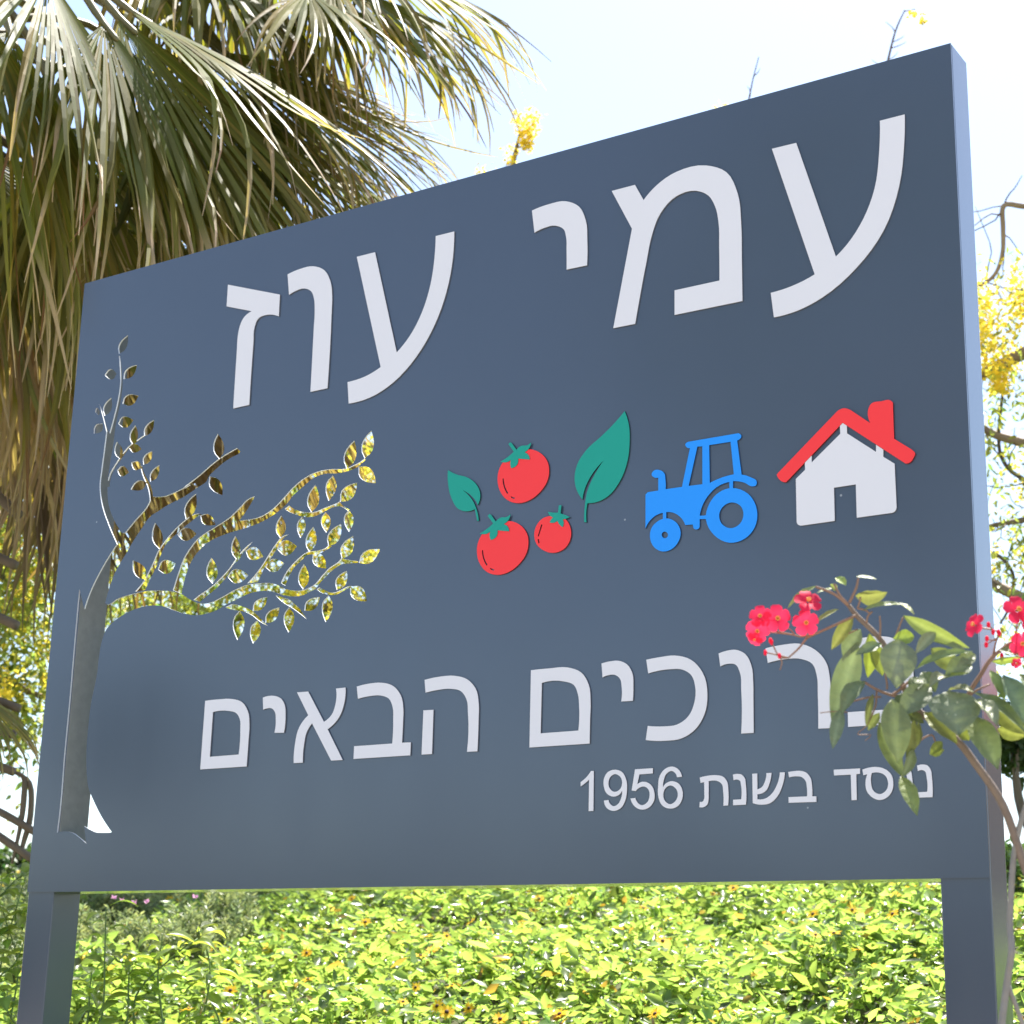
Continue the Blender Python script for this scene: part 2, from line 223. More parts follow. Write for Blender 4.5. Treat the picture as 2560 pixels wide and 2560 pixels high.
# ------------------------------------------------------------------ the sign
# outlines of the letters, the emblems and the cut-out tree, measured on the sign's face in tenths of a millimetre from its lower left corner
DATA = {
'letters_big': '28139 18388 28783 18386 28778 18196 28770 18007 28758 17820 28743 17634 28715 17349 28681 17067 28636 16790 28574 16520 28492 16237 28394 15961 28278 15697 28141 15448 27984 15219 27807 15006 27615 14807 27410 14622 27200 14452 26979 14295 26746 14155 26499 14034 26338 13968 26172 13910 26002 13860 25826 13821 25673 13797 25517 13781 25358 13772 25197 13771 25121 14446 25273 14453 25424 14466 25572 14485 25718 14511 25872 14545 26023 14586 26171 14634 26315 14688 25218 18386 25895 18375 26885 15037 26966 15099 27044 15164 27119 15232 27192 15302 27313 15432 27425 15571 27529 15717 27625 15869 27721 16045 27806 16228 27881 16418 27945 16614 28000 16841 28040 17076 28069 17316 28094 17558 28112 17762 28126 17969 28135 18178|20477 18366 21198 18370 21466 17859 21550 17948 21641 18031 21737 18108 21838 18179 21981 18263 22131 18335 22289 18394 22455 18435 22667 18466 22886 18475 23109 18455 23332 18398 23490 18337 23647 18261 23795 18168 23925 18053 24035 17905 24116 17740 24179 17568 24232 17397 24281 17183 24305 16969 24316 16757 24326 16546 24336 16291 24337 16039 24334 15787 24333 15537 24335 15247 24336 14959 24337 14671 24338 14385 22398 14395 22398 15079 23696 15079 23699 15306 23699 15534 23699 15763 23697 15992 23698 16167 23701 16342 23698 16518 23683 16696 23668 16813 23651 16931 23626 17050 23588 17167 23551 17260 23508 17353 23457 17443 23393 17524 23312 17597 23222 17659 23126 17709 23027 17749 22880 17783 22732 17787 22589 17767 22454 17732 22313 17668 22188 17579 22077 17472 21977 17354 21887 17214 21816 17059 21757 16896 21705 16731 21663 16579 21630 16424 21600 16267 21570 16110 21479 15677 21393 15244 21309 14811 21229 14379 20566 14386 21115 17109|17911 18397 18046 18423 18183 18441 18323 18453 18464 18458 18602 18462 18741 18462 18881 18450 19021 18414 19134 18367 19246 18309 19350 18239 19443 18156 19523 18051 19582 17936 19628 17816 19667 17698 19703 17541 19718 17387 19722 17233 19727 17080 19735 16898 19738 16717 19736 16538 19730 16360 19080 16375 19080 16520 19078 16666 19075 16812 19069 16960 19068 17053 19068 17146 19063 17240 19048 17335 19035 17400 19021 17466 18999 17531 18963 17591 18906 17648 18837 17695 18762 17733 18687 17763 18596 17785 18506 17790 18418 17785 18330 17777 18247 17767 18166 17752 18087 17732 18011 17707|14610 18381 15265 18376 15271 18171 15271 17968 15264 17768 15251 17570 15223 17318 15185 17071 15136 16828 15076 16590 14998 16335 14907 16086 14802 15844 14684 15610 14553 15387 14411 15172 14253 14966 14081 14771 13904 14594 13714 14427 13510 14272 13287 14136 13097 14039 12898 13953 12688 13880 12467 13825 12282 13795 12092 13777 11897 13769 11698 13773 11613 14450 11777 14452 11937 14462 12094 14480 12246 14506 12397 14542 12542 14587 12682 14639 12815 14699 11722 18372 12405 18369 13377 15042 13495 15136 13608 15236 13714 15341 13813 15451 13933 15603 14040 15764 14136 15932 14224 16105 14303 16288 14372 16476 14432 16670 14482 16867 14522 17061 14553 17259 14576 17460 14594 17662 14605 17840 14611 18019 14613 18199|9036 18384 9155 18411 9277 18433 9402 18448 9530 18457 9658 18464 9788 18467 9919 18458 10052 18431 10167 18393 10280 18344 10388 18285 10486 18213 10573 18122 10643 18021 10700 17915 10748 17809 10793 17683 10820 17558 10837 17433 10851 17309 10862 17174 10865 17041 10865 16909 10867 16777 10878 16172 10881 15573 10877 14979 10866 14390 10218 14388 10216 14882 10214 15378 10211 15877 10207 16379 10208 16537 10212 16696 10211 16855 10201 17016 10194 17098 10187 17180 10175 17263 10153 17346 10129 17420 10102 17495 10065 17567 10011 17632 9951 17679 9885 17719 9814 17750 9742 17774 9657 17789 9575 17788 9495 17779 9417 17766 9345 17753 9277 17735 9210 17713 9148 17687|6587 18561 8778 17774 8787 17064 8670 17118 8548 17162 8425 17192 8305 17208 8215 17212 8126 17208 8045 17194 7974 17165 7915 17114 7876 17047 7850 16971 7828 16895 7808 16779 7808 16657 7817 16532 7821 16409 7817 15900 7816 15394 7818 14889 7822 14386 7174 14377 7169 14846 7164 15316 7161 15788 7159 16263 7155 16386 7151 16509 7150 16632 7157 16753 7166 16834 7178 16914 7194 16993 7218 17068 7248 17142 7284 17214 7329 17280 7386 17336 7446 17377 7514 17411 7588 17437 7667 17455 6596 17831',
'letters_mid': '26998 5417 27089 5434 27182 5449 27274 5459 27367 5467 27457 5471 27546 5473 27636 5471 27725 5462 27815 5448 27906 5429 27993 5402 28075 5362 28157 5303 28228 5231 28291 5151 28345 5067 28389 4984 28424 4898 28452 4809 28471 4719 28479 4652 28481 4585 28481 4517 28482 4450 28483 4279 28480 4108 28473 3937 28462 3768 28658 3765 28645 3425 26876 3427 26878 3765 28158 3765 28175 3915 28184 4067 28186 4219 28180 4372 28176 4458 28171 4544 28161 4629 28140 4712 28114 4784 28083 4855 28043 4921 27991 4978 27930 5021 27860 5052 27787 5076 27712 5094 27633 5106 27553 5111 27472 5110 27392 5107 27301 5101 27210 5091 27120 5077 27031 5059|24840 5428 24949 5444 25058 5457 25168 5467 25279 5474 25383 5479 25487 5483 25590 5481 25693 5467 25801 5439 25906 5400 26006 5350 26099 5290 26181 5222 26255 5145 26319 5062 26372 4973 26412 4873 26435 4769 26449 4663 26461 4558 26468 4456 26470 4354 26469 4252 26469 4151 26471 3969 26473 3787 26474 3605 26474 3425 26142 3433 26148 3632 26151 3831 26151 4031 26149 4231 26150 4341 26153 4451 26150 4561 26134 4670 26118 4745 26100 4820 26072 4891 26028 4954 25970 5004 25900 5041 25825 5071 25748 5095 25648 5117 25544 5125 25440 5126 25336 5123 25224 5118 25113 5107 25002 5091 24892 5070|23595 5407 23655 5425 23717 5440 23779 5451 23842 5459 23895 5464 23948 5467 24002 5466 24054 5459 24122 5440 24187 5412 24248 5377 24303 5335 24360 5271 24403 5197 24436 5118 24463 5039 24487 4942 24497 4844 24500 4745 24504 4647 24507 4542 24507 4438 24505 4334 24504 4230 24504 4030 24503 3830 24502 3631 24500 3432 24176 3434 24192 3696 24200 3959 24199 4224 24188 4491 24188 4597 24190 4704 24182 4810 24154 4913 24133 4966 24110 5019 24080 5067 24037 5103 23999 5120 23958 5129 23915 5133 23872 5135 23812 5133 23752 5124 23694 5108 23639 5087|21600 5419 21701 5430 21802 5440 21904 5448 22005 5454 22101 5459 22196 5465 22291 5466 22387 5459 22502 5441 22617 5413 22728 5375 22832 5323 22935 5249 23026 5161 23104 5063 23169 4960 23226 4834 23261 4702 23280 4568 23287 4435 23284 4313 23271 4191 23244 4073 23204 3959 23158 3864 23102 3774 23037 3689 22961 3613 22879 3550 22788 3495 22691 3449 22589 3413 22482 3390 22372 3380 22259 3378 22146 3378 22009 3380 21871 3390 21732 3405 21594 3427 21648 3772 21756 3756 21863 3745 21970 3737 22077 3733 22173 3731 22269 3730 22363 3735 22453 3753 22539 3783 22620 3823 22694 3871 22759 3927 22818 3998 22865 4077 22901 4162 22929 4249 22953 4344 22966 4442 22969 4542 22958 4641 22943 4720 22923 4799 22891 4874 22844 4942 22791 4992 22729 5034 22662 5069 22592 5097 22517 5115 22439 5123 22361 5126 22283 5128 22125 5128 21967 5119 21811 5100 21657 5072|20314 5429 20382 5442 20450 5452 20519 5460 20589 5464 20643 5466 20697 5468 20751 5466 20805 5459 20872 5441 20938 5416 21000 5384 21056 5344 21106 5294 21146 5236 21179 5175 21206 5113 21229 5028 21237 4941 21237 4854 21237 4768 21238 4681 21236 4594 21232 4507 21225 4421 20892 4425 20907 4515 20914 4607 20913 4700 20903 4792 20897 4846 20891 4901 20878 4954 20851 5003 20822 5035 20788 5064 20749 5089 20707 5108 20662 5119 20615 5122 20567 5120 20520 5116 20476 5110 20432 5100 20389 5088 20348 5073|18202 5425 18339 5427 18475 5429 18612 5428 18748 5427 18889 5429 19030 5433 19170 5429 19309 5408 19418 5382 19525 5349 19627 5305 19718 5248 19792 5178 19852 5099 19902 5013 19943 4926 19978 4817 19995 4705 20002 4592 20007 4480 20010 4370 20007 4260 20002 4151 19999 4042 19997 3889 19995 3736 19994 3583 19993 3431 18206 3429/18544 5069 18706 5094 18872 5101 19040 5089 19204 5058 19283 5039 19363 5017 19437 4988 19502 4946 19550 4892 19585 4829 19610 4762 19632 4696 19652 4617 19662 4537 19668 4457 19673 4377 19682 4225 19682 4074 19675 3924 19661 3775 18537 3772|14806 5430 14924 5447 15044 5461 15164 5472 15285 5478 15407 5483 15529 5485 15651 5482 15773 5468 15886 5447 15998 5421 16106 5386 16206 5337 16288 5281 16361 5218 16426 5148 16481 5074 16533 4972 16564 4866 16582 4757 16596 4650 16605 4551 16607 4453 16605 4355 16605 4257 16606 4046 16605 3836 16602 3626 16597 3418 16267 3422 16289 3677 16295 3934 16286 4193 16260 4453 16252 4543 16246 4633 16232 4722 16199 4808 16163 4873 16119 4936 16067 4994 16004 5042 15929 5077 15848 5099 15763 5112 15679 5124 15571 5133 15462 5135 15354 5130 15246 5124 15147 5117 15049 5108 14952 5095 14855 5081/+14805 4607 15138 4602 15141 3425 14799 3426|12497 5420 12606 5439 12716 5453 12827 5464 12938 5470 13038 5474 13138 5476 13238 5473 13339 5463 13443 5447 13547 5425 13647 5394 13741 5351 13827 5294 13903 5226 13969 5151 14024 5073 14072 4978 14101 4881 14119 4781 14133 4682 14142 4592 14143 4502 14141 4413 14140 4323 14140 4187 14140 4051 14137 3915 14134 3780 14427 3772 14427 3427 12502 3428 12504 3776 13806 3776 13815 3939 13817 4103 13814 4268 13805 4434 13802 4513 13800 4593 13792 4673 13772 4752 13747 4821 13716 4890 13675 4955 13618 5011 13554 5048 13482 5076 13406 5097 13329 5113 13237 5125 13144 5128 13051 5125 12958 5121 12857 5115 12756 5105 12657 5092 12558 5076|10357 5413 10768 5407 11396 4513 11470 4547 11537 4587 11598 4634 11650 4686 11690 4742 11720 4803 11744 4867 11763 4932 11788 5050 11797 5171 11790 5295 11767 5418 12102 5422 12111 5315 12112 5210 12104 5105 12087 5003 12061 4896 12026 4792 11980 4693 11919 4600 11842 4512 11752 4431 11651 4359 11540 4297 12128 3420 11721 3423 10970 4498 10915 4442 10867 4383 10825 4320 10790 4254 10762 4177 10744 4097 10733 4015 10723 3934 10709 3806 10703 3677 10704 3548 10712 3418 10382 3421 10372 3554 10370 3688 10377 3821 10391 3952 10407 4070 10428 4188 10459 4302 10508 4410 10569 4501 10641 4586 10724 4664 10816 4735|9094 5351 9145 5363 9196 5373 9249 5380 9303 5384 9357 5386 9412 5385 9466 5381 9521 5373 9588 5358 9654 5338 9717 5312 9775 5280 9826 5236 9868 5187 9902 5134 9931 5080 9955 5015 9968 4949 9975 4883 9981 4817 9991 4685 9991 4553 9980 4422 9960 4294 9610 4314 9628 4408 9638 4504 9638 4601 9629 4699 9623 4754 9617 4809 9603 4863 9575 4915 9551 4944 9524 4973 9492 4998 9456 5017 9418 5028 9379 5033 9339 5033 9300 5032 9257 5029 9215 5023 9174 5013 9135 5001|6867 5414 7000 5419 7133 5422 7266 5423 7399 5421 7529 5420 7658 5419 7787 5412 7916 5395 8019 5375 8121 5352 8219 5320 8308 5276 8386 5219 8451 5152 8505 5079 8552 5006 8601 4899 8628 4790 8641 4680 8652 4570 8658 4475 8657 4380 8654 4285 8652 4191 8651 3996 8649 3801 8646 3607 8643 3413 6861 3413/7206 5061 7355 5079 7508 5084 7664 5076 7818 5054 7895 5041 7972 5026 8046 5005 8112 4972 8164 4932 8205 4886 8239 4836 8268 4785 8294 4714 8305 4641 8308 4568 8312 4496 8327 4312 8332 4130 8326 3949 8311 3769 7204 3760',
'letters_small': '28480 2467 28514 2477 28549 2484 28585 2487 28620 2486 28645 2483 28669 2479 28693 2473 28715 2463 28741 2442 28763 2416 28780 2387 28794 2356 28805 2320 28809 2283 28810 2245 28812 2207 28819 2095 28821 1983 28818 1871 28810 1759 28484 1761 28482 1879 28692 1882 28703 1967 28706 2053 28701 2139 28689 2224 28685 2251 28682 2279 28676 2306 28662 2328 28647 2341 28630 2351 28611 2359 28591 2363 28567 2365 28541 2362 28517 2354 28495 2343|28124 2427 28144 2435 28166 2442 28188 2446 28210 2448 28225 2449 28240 2449 28255 2447 28270 2443 28295 2427 28313 2402 28327 2372 28339 2343 28347 2315 28351 2286 28353 2257 28356 2228 28365 2111 28367 1994 28361 1877 28348 1762 28225 1762 28253 1877 28265 1996 28260 2116 28235 2233 28231 2253 28228 2274 28222 2293 28209 2308 28200 2313 28190 2318 28179 2321 28169 2321 28160 2320 28152 2318 28144 2315 28137 2311|27191 2439 27231 2452 27271 2463 27312 2471 27354 2478 27397 2483 27440 2486 27484 2487 27527 2484 27577 2477 27627 2466 27676 2451 27722 2430 27763 2406 27801 2377 27836 2344 27864 2308 27888 2262 27903 2212 27911 2161 27913 2109 27911 2056 27902 2003 27886 1952 27862 1904 27837 1869 27808 1836 27774 1807 27736 1783 27699 1766 27659 1753 27618 1745 27576 1743 27531 1750 27487 1764 27445 1784 27406 1807 27370 1835 27338 1867 27310 1902 27287 1939 27268 1987 27258 2036 27253 2087 27254 2138 27259 2188 27269 2238 27284 2287 27304 2334 27207 2308/27411 2352 27451 2359 27491 2363 27532 2362 27572 2356 27611 2347 27650 2333 27685 2315 27717 2291 27749 2254 27772 2210 27786 2163 27792 2115 27790 2072 27781 2030 27766 1991 27742 1955 27712 1925 27676 1899 27636 1881 27593 1874 27552 1880 27514 1895 27478 1917 27448 1944 27419 1985 27402 2032 27393 2082 27387 2132 27384 2188 27387 2243 27396 2298|26494 2472 27135 2470 27131 2349 27039 2344 27034 1764 26909 1764 26906 2340 26500 2340|25364 2471 25404 2477 25445 2482 25485 2485 25526 2487 25562 2489 25597 2490 25633 2489 25669 2485 25706 2478 25742 2469 25777 2456 25810 2438 25846 2411 25876 2378 25902 2341 25923 2303 25938 2260 25945 2215 25949 2169 25952 2124 25956 2065 25957 2005 25956 1946 25952 1888 26052 1888 26054 1759 25361 1764 25361 1894 25824 1893 25828 1946 25830 1999 25828 2052 25823 2106 25819 2142 25815 2179 25808 2215 25793 2249 25775 2274 25755 2298 25731 2319 25704 2336 25674 2349 25642 2356 25609 2360 25575 2363 25527 2365 25479 2363 25431 2356 25385 2346|24446 2473 24575 2477 24575 2105 24606 2112 24636 2123 24664 2136 24689 2153 24715 2178 24734 2207 24751 2239 24766 2270 24785 2319 24799 2369 24808 2421 24811 2473 24941 2472 24935 2413 24924 2354 24909 2297 24889 2241 24870 2190 24847 2139 24819 2092 24781 2054 24735 2026 24684 2006 24629 1994 24573 1990 24571 1875 24620 1868 24669 1867 24718 1871 24765 1882 24809 1898 24850 1921 24889 1947 24925 1976 24971 2022 25010 2073 25043 2128 25073 2185 25103 2254 25127 2326 25144 2399 25154 2474 25280 2470 25272 2396 25259 2322 25240 2250 25217 2179 25191 2111 25161 2044 25125 1981 25081 1922 25041 1878 24997 1837 24949 1801 24895 1774 24851 1760 24805 1752 24757 1747 24710 1745 24644 1747 24578 1756 24513 1770 24450 1791|23943 2477 23969 2482 23996 2486 24024 2489 24051 2489 24079 2488 24106 2486 24133 2481 24159 2472 24188 2454 24213 2432 24235 2405 24252 2378 24264 2346 24269 2312 24272 2278 24274 2243 24286 2122 24290 2001 24286 1881 24274 1761 23941 1759 23942 1887 24152 1891 24164 1973 24167 2057 24163 2141 24151 2225 24147 2250 24145 2277 24139 2301 24125 2323 24112 2333 24096 2342 24080 2349 24063 2354 24036 2358 24009 2357 23982 2352 23958 2342|23065 2448 23120 2460 23175 2469 23231 2477 23287 2482 23342 2487 23397 2489 23452 2489 23507 2485 23553 2479 23599 2471 23643 2459 23684 2440 23718 2414 23747 2383 23772 2349 23792 2313 23808 2266 23815 2217 23817 2167 23820 2117 23825 2028 23825 1938 23820 1849 23811 1761 23686 1758 23693 1843 23695 1928 23692 2013 23684 2098 23681 2139 23679 2181 23672 2221 23655 2258 23636 2281 23613 2302 23588 2320 23560 2335 23534 2345 23507 2352 23479 2357 23451 2360 23413 2362 23376 2360 23339 2356 23302 2349 23303 2278 23302 2207 23302 2136 23300 2065 23301 2028 23301 1992 23301 1955 23297 1919 23292 1887 23287 1855 23277 1825 23260 1798 23242 1781 23221 1766 23197 1754 23172 1745 23142 1740 23112 1738 23081 1741 23051 1747 23065 1874 23084 1870 23103 1868 23122 1870 23140 1876 23156 1889 23167 1907 23175 1927 23181 1948 23187 1977 23188 2008 23186 2039 23185 2070 23185 2136 23185 2202 23183 2268 23181 2335 23087 2319|20038 2746 20119 2745 20120 1762 19984 1761 19987 2536 19957 2513 19926 2490 19895 2468 19863 2447 19834 2428 19804 2410 19774 2392 19744 2375 19742 2485 19790 2513 19836 2543 19880 2576 19920 2611 19953 2642 19984 2676 20012 2710|20420 2004 20552 2011 20558 1986 20567 1961 20580 1938 20597 1916 20618 1897 20641 1879 20667 1865 20695 1857 20728 1858 20760 1868 20790 1883 20817 1901 20845 1926 20866 1957 20883 1990 20898 2023 20917 2073 20929 2125 20935 2178 20934 2231 20919 2201 20899 2172 20874 2147 20845 2126 20809 2109 20769 2096 20726 2090 20684 2090 20636 2098 20589 2114 20545 2137 20506 2165 20468 2207 20441 2255 20423 2307 20410 2359 20402 2404 20400 2449 20404 2494 20413 2537 20430 2580 20451 2622 20480 2659 20515 2691 20561 2716 20612 2734 20666 2745 20722 2747 20776 2741 20831 2728 20882 2707 20928 2679 20970 2638 21002 2589 21026 2537 21046 2484 21063 2421 21070 2358 21071 2294 21069 2231 21064 2167 21056 2103 21043 2041 21021 1981 20997 1930 20970 1880 20936 1835 20891 1797 20848 1774 20799 1755 20748 1744 20696 1742 20646 1748 20597 1762 20551 1784 20510 1811 20472 1852 20443 1900 20426 1952/20723 2638 20684 2631 20649 2615 20617 2593 20591 2567 20569 2537 20554 2503 20545 2467 20542 2430 20544 2393 20551 2356 20564 2321 20585 2288 20612 2260 20644 2234 20681 2214 20721 2204 20763 2206 20804 2219 20841 2239 20873 2264 20897 2293 20914 2327 20925 2363 20930 2400 20930 2440 20923 2481 20908 2519 20885 2554 20852 2586 20813 2613 20768 2632|21292 2730 21791 2731 21789 2606 21414 2598 21358 2364 21398 2387 21443 2404 21491 2415 21539 2417 21590 2409 21639 2393 21685 2369 21726 2341 21770 2295 21802 2241 21823 2183 21836 2124 21841 2067 21837 2009 21824 1953 21799 1902 21774 1866 21745 1834 21710 1806 21671 1782 21628 1764 21582 1751 21534 1744 21485 1744 21430 1754 21377 1774 21327 1801 21283 1833 21242 1875 21210 1922 21186 1973 21172 2025 21305 2033 21314 2002 21328 1972 21347 1943 21369 1918 21394 1895 21421 1875 21452 1860 21485 1851 21524 1853 21562 1865 21597 1885 21628 1908 21658 1941 21679 1981 21692 2024 21699 2067 21701 2106 21698 2145 21688 2183 21670 2218 21647 2244 21620 2268 21588 2286 21554 2298 21521 2301 21488 2298 21456 2289 21425 2279 21393 2264 21364 2246 21338 2224 21315 2200 21202 2217|22586 2490 22451 2483 22445 2510 22435 2537 22421 2562 22403 2585 22383 2603 22361 2619 22336 2632 22310 2639 22271 2639 22233 2626 22199 2606 22168 2583 22140 2553 22119 2516 22104 2477 22091 2437 22080 2395 22072 2352 22069 2308 22069 2264 22088 2292 22111 2317 22138 2340 22168 2359 22204 2375 22243 2387 22283 2394 22324 2395 22373 2387 22422 2371 22467 2348 22507 2320 22546 2277 22574 2227 22593 2172 22605 2118 22608 2068 22605 2018 22594 1968 22576 1922 22553 1880 22525 1841 22491 1807 22450 1779 22405 1759 22356 1747 22305 1741 22253 1742 22200 1750 22148 1766 22099 1789 22055 1818 22015 1861 21986 1911 21964 1965 21947 2020 21933 2088 21928 2157 21930 2226 21935 2294 21940 2358 21946 2422 21959 2484 21983 2542 22010 2587 22043 2629 22081 2667 22125 2698 22171 2720 22220 2737 22272 2746 22324 2746 22370 2736 22415 2719 22456 2696 22493 2668 22529 2629 22556 2585 22575 2538/22267 2293 22232 2288 22198 2276 22167 2258 22140 2236 22113 2205 22095 2169 22083 2129 22078 2090 22078 2047 22086 2004 22101 1963 22126 1927 22155 1898 22189 1873 22227 1855 22267 1847 22307 1852 22345 1868 22379 1890 22408 1916 22436 1950 22457 1989 22469 2031 22473 2074 22468 2114 22456 2154 22436 2192 22408 2225 22378 2250 22344 2272 22306 2287',
'tomato0': '18040 11416 18124 11391 18206 11356 18285 11314 18358 11264 18425 11207 18485 11145 18537 11077 18579 11006 18609 10936 18628 10865 18639 10793 18644 10722 18641 10652 18631 10584 18615 10518 18591 10455 18552 10381 18503 10313 18446 10251 18383 10193 18315 10138 18241 10089 18161 10046 18075 10012 17982 9986 17885 9968 17784 9961 17682 9969 17587 9989 17493 10020 17403 10062 17320 10114 17250 10173 17189 10241 17136 10313 17091 10388 17054 10468 17027 10550 17010 10632 17001 10714 17000 10795 17008 10874 17025 10950 17052 11022 17088 11089 17133 11150 17186 11206 17246 11256 17325 11305 17413 11343 17507 11372 17603 11395 17708 11416 17817 11431 17928 11433/17165 10726 17202 10721 17206 10676 17213 10632 17223 10587 17235 10542 17258 10479 17286 10416 17320 10355 17358 10296 17323 10276 17285 10336 17251 10397 17223 10459 17200 10523 17186 10573 17175 10625 17169 10675/17437 10195 17582 10131 17551 10100 17458 10151',
'calyx0': '17335 11664 17394 11715 17455 11663 17601 11466 17629 11493 17662 11516 17699 11536 17738 11550 17791 11554 17848 11547 17905 11540 17957 11544 17988 11555 18016 11569 18043 11585 18067 11604 18060 11559 18047 11515 18026 11475 17999 11440 17970 11413 17935 11390 17896 11371 17855 11357 17891 11341 17926 11321 17957 11296 17984 11268 18006 11235 18022 11200 18032 11164 18035 11129 17988 11137 17941 11147 17895 11157 17848 11167 17801 11177 17754 11189 17707 11200 17660 11212 17667 11166 17665 11121 17654 11079 17633 11042 17597 11011 17552 10989 17501 10976 17447 10971 17435 10997 17425 11022 17417 11048 17412 11074 17409 11110 17411 11145 17417 11179 17428 11212 17398 11193 17364 11178 17328 11168 17289 11162 17239 11163 17187 11172 17135 11188 17086 11210 17138 11226 17188 11244 17238 11264 17285 11285 17346 11316 17405 11350 17461 11387 17514 11426',
'tomato1': '17433 9507 17518 9484 17601 9451 17680 9411 17753 9364 17821 9309 17881 9249 17933 9183 17976 9114 18006 9046 18026 8976 18037 8905 18042 8835 18039 8767 18030 8699 18013 8634 17990 8571 17951 8498 17902 8430 17845 8367 17782 8309 17713 8253 17639 8203 17559 8159 17473 8124 17380 8096 17283 8076 17182 8067 17079 8073 16984 8091 16890 8119 16799 8158 16716 8208 16645 8265 16584 8330 16531 8400 16485 8473 16448 8551 16421 8631 16403 8712 16393 8793 16392 8872 16400 8950 16417 9025 16444 9097 16480 9163 16525 9225 16578 9282 16638 9332 16717 9381 16805 9421 16899 9452 16995 9477 17101 9500 17210 9516 17321 9521/16559 8808 16595 8803 16599 8760 16607 8716 16617 8672 16629 8628 16652 8566 16681 8505 16715 8445 16754 8388 16718 8368 16680 8426 16646 8485 16617 8546 16594 8608 16579 8658 16569 8708 16562 8758/16833 8290 16979 8230 16948 8199 16854 8247',
'calyx1': '16725 9736 16784 9787 16846 9738 16993 9546 17021 9573 17054 9597 17091 9617 17131 9632 17184 9637 17241 9631 17297 9625 17350 9631 17381 9642 17409 9656 17436 9673 17460 9692 17453 9648 17440 9605 17420 9565 17393 9529 17363 9502 17328 9478 17289 9459 17248 9445 17284 9430 17319 9410 17351 9387 17378 9360 17400 9328 17416 9294 17426 9258 17429 9223 17383 9231 17336 9239 17289 9248 17242 9257 17195 9266 17147 9276 17100 9287 17053 9297 17060 9253 17059 9208 17047 9166 17026 9129 16991 9098 16946 9075 16894 9061 16840 9056 16828 9080 16818 9105 16810 9131 16805 9156 16802 9191 16803 9226 16810 9260 16820 9292 16790 9273 16756 9258 16720 9246 16681 9240 16631 9240 16579 9248 16527 9262 16478 9283 16529 9300 16580 9319 16629 9339 16677 9362 16738 9393 16797 9428 16853 9465 16906 9505',
'tomato2': '19191 9323 19237 9274 19274 9220 19304 9162 19328 9104 19343 9053 19353 9002 19358 8951 19358 8900 19352 8845 19340 8791 19322 8739 19297 8691 19265 8643 19226 8599 19181 8560 19130 8528 19057 8497 18977 8477 18893 8469 18807 8472 18727 8487 18647 8511 18570 8545 18497 8586 18434 8630 18374 8681 18322 8736 18280 8797 18251 8856 18231 8917 18220 8979 18216 9041 18220 9106 18234 9170 18256 9230 18288 9286 18325 9335 18369 9380 18420 9418 18478 9448 18540 9468 18608 9478 18677 9482 18748 9481 18815 9476 18884 9467 18952 9452 19017 9429 19064 9408 19109 9383 19152 9355/18431 9291 18470 9273 18361 8972 18330 8986/18324 8899 18363 8901 18388 8790 18358 8780',
'calyx2': '18973 9729 19057 9728 19035 9504 19064 9493 19093 9481 19122 9468 19150 9456 19194 9436 19238 9415 19281 9394 19323 9373 19292 9362 19259 9353 19225 9345 19191 9340 19169 9337 19147 9335 19125 9334 19103 9334 19117 9309 19127 9282 19133 9255 19136 9229 19133 9201 19126 9174 19115 9149 19099 9126 19073 9145 19048 9166 19024 9189 19002 9212 18982 9238 18964 9265 18948 9293 18935 9322 18916 9308 18895 9297 18872 9288 18848 9282 18812 9279 18775 9282 18738 9289 18701 9301 18706 9318 18713 9335 18721 9350 18731 9365 18746 9382 18764 9398 18784 9412 18806 9423 18780 9435 18754 9450 18731 9467 18709 9486 18686 9512 18666 9541 18651 9572 18641 9603 18681 9590 18722 9578 18763 9567 18804 9558 18842 9551 18881 9545 18919 9541 18958 9538',
'leaf_small': '15340 11228 15407 11186 15475 11145 15544 11107 15614 11071 15719 11027 15828 10992 15935 10954 16035 10904 16119 10850 16199 10789 16271 10723 16332 10651 16375 10584 16410 10514 16435 10443 16448 10372 16449 10298 16436 10225 16411 10157 16376 10095 16350 10144 16320 10193 16287 10241 16251 10287 16171 10370 16080 10447 15980 10515 15874 10574 15954 10511 16029 10444 16098 10373 16160 10299 16214 10223 16260 10145 16300 10066 16335 9985 16367 9900 16392 9814 16412 9728 16425 9643 16371 9650 16282 9989 16223 9971 16161 9960 16095 9956 16029 9959 15954 9972 15878 9994 15805 10025 15737 10064 15657 10133 15594 10216 15542 10306 15495 10396 15450 10496 15414 10598 15387 10701 15366 10804 15349 10911 15339 11017 15336 11123',
'leaf_big': '20934 12014 20972 11923 21005 11832 21033 11740 21055 11648 21076 11528 21086 11408 21089 11289 21088 11171 21083 11036 21072 10903 21054 10772 21026 10644 20987 10511 20939 10382 20880 10258 20809 10142 20733 10037 20649 9937 20554 9848 20443 9776 20366 9739 20284 9709 20199 9685 20109 9671 20043 9667 19976 9667 19908 9671 19840 9680 19831 9638 19823 9596 19817 9553 19812 9510 19807 9426 19806 9340 19811 9255 19821 9169 19749 9184 19746 9285 19747 9385 19751 9485 19758 9584 19770 9693 19785 9800 19806 9907 19835 10010 19873 10109 19919 10204 19970 10297 20025 10387 20090 10486 20160 10582 20234 10674 20313 10763 20205 10682 20105 10593 20014 10497 19931 10394 19881 10321 19835 10246 19793 10169 19758 10088 19734 10018 19714 9947 19699 9875 19687 9802 19638 9861 19594 9923 19554 9987 19520 10053 19489 10131 19465 10210 19449 10290 19439 10369 19438 10472 19451 10574 19475 10672 19509 10767 19562 10869 19629 10963 19706 11051 19788 11133 19892 11219 20006 11293 20124 11364 20237 11439 20332 11507 20426 11577 20519 11647 20609 11720 20693 11791 20775 11864 20856 11938',
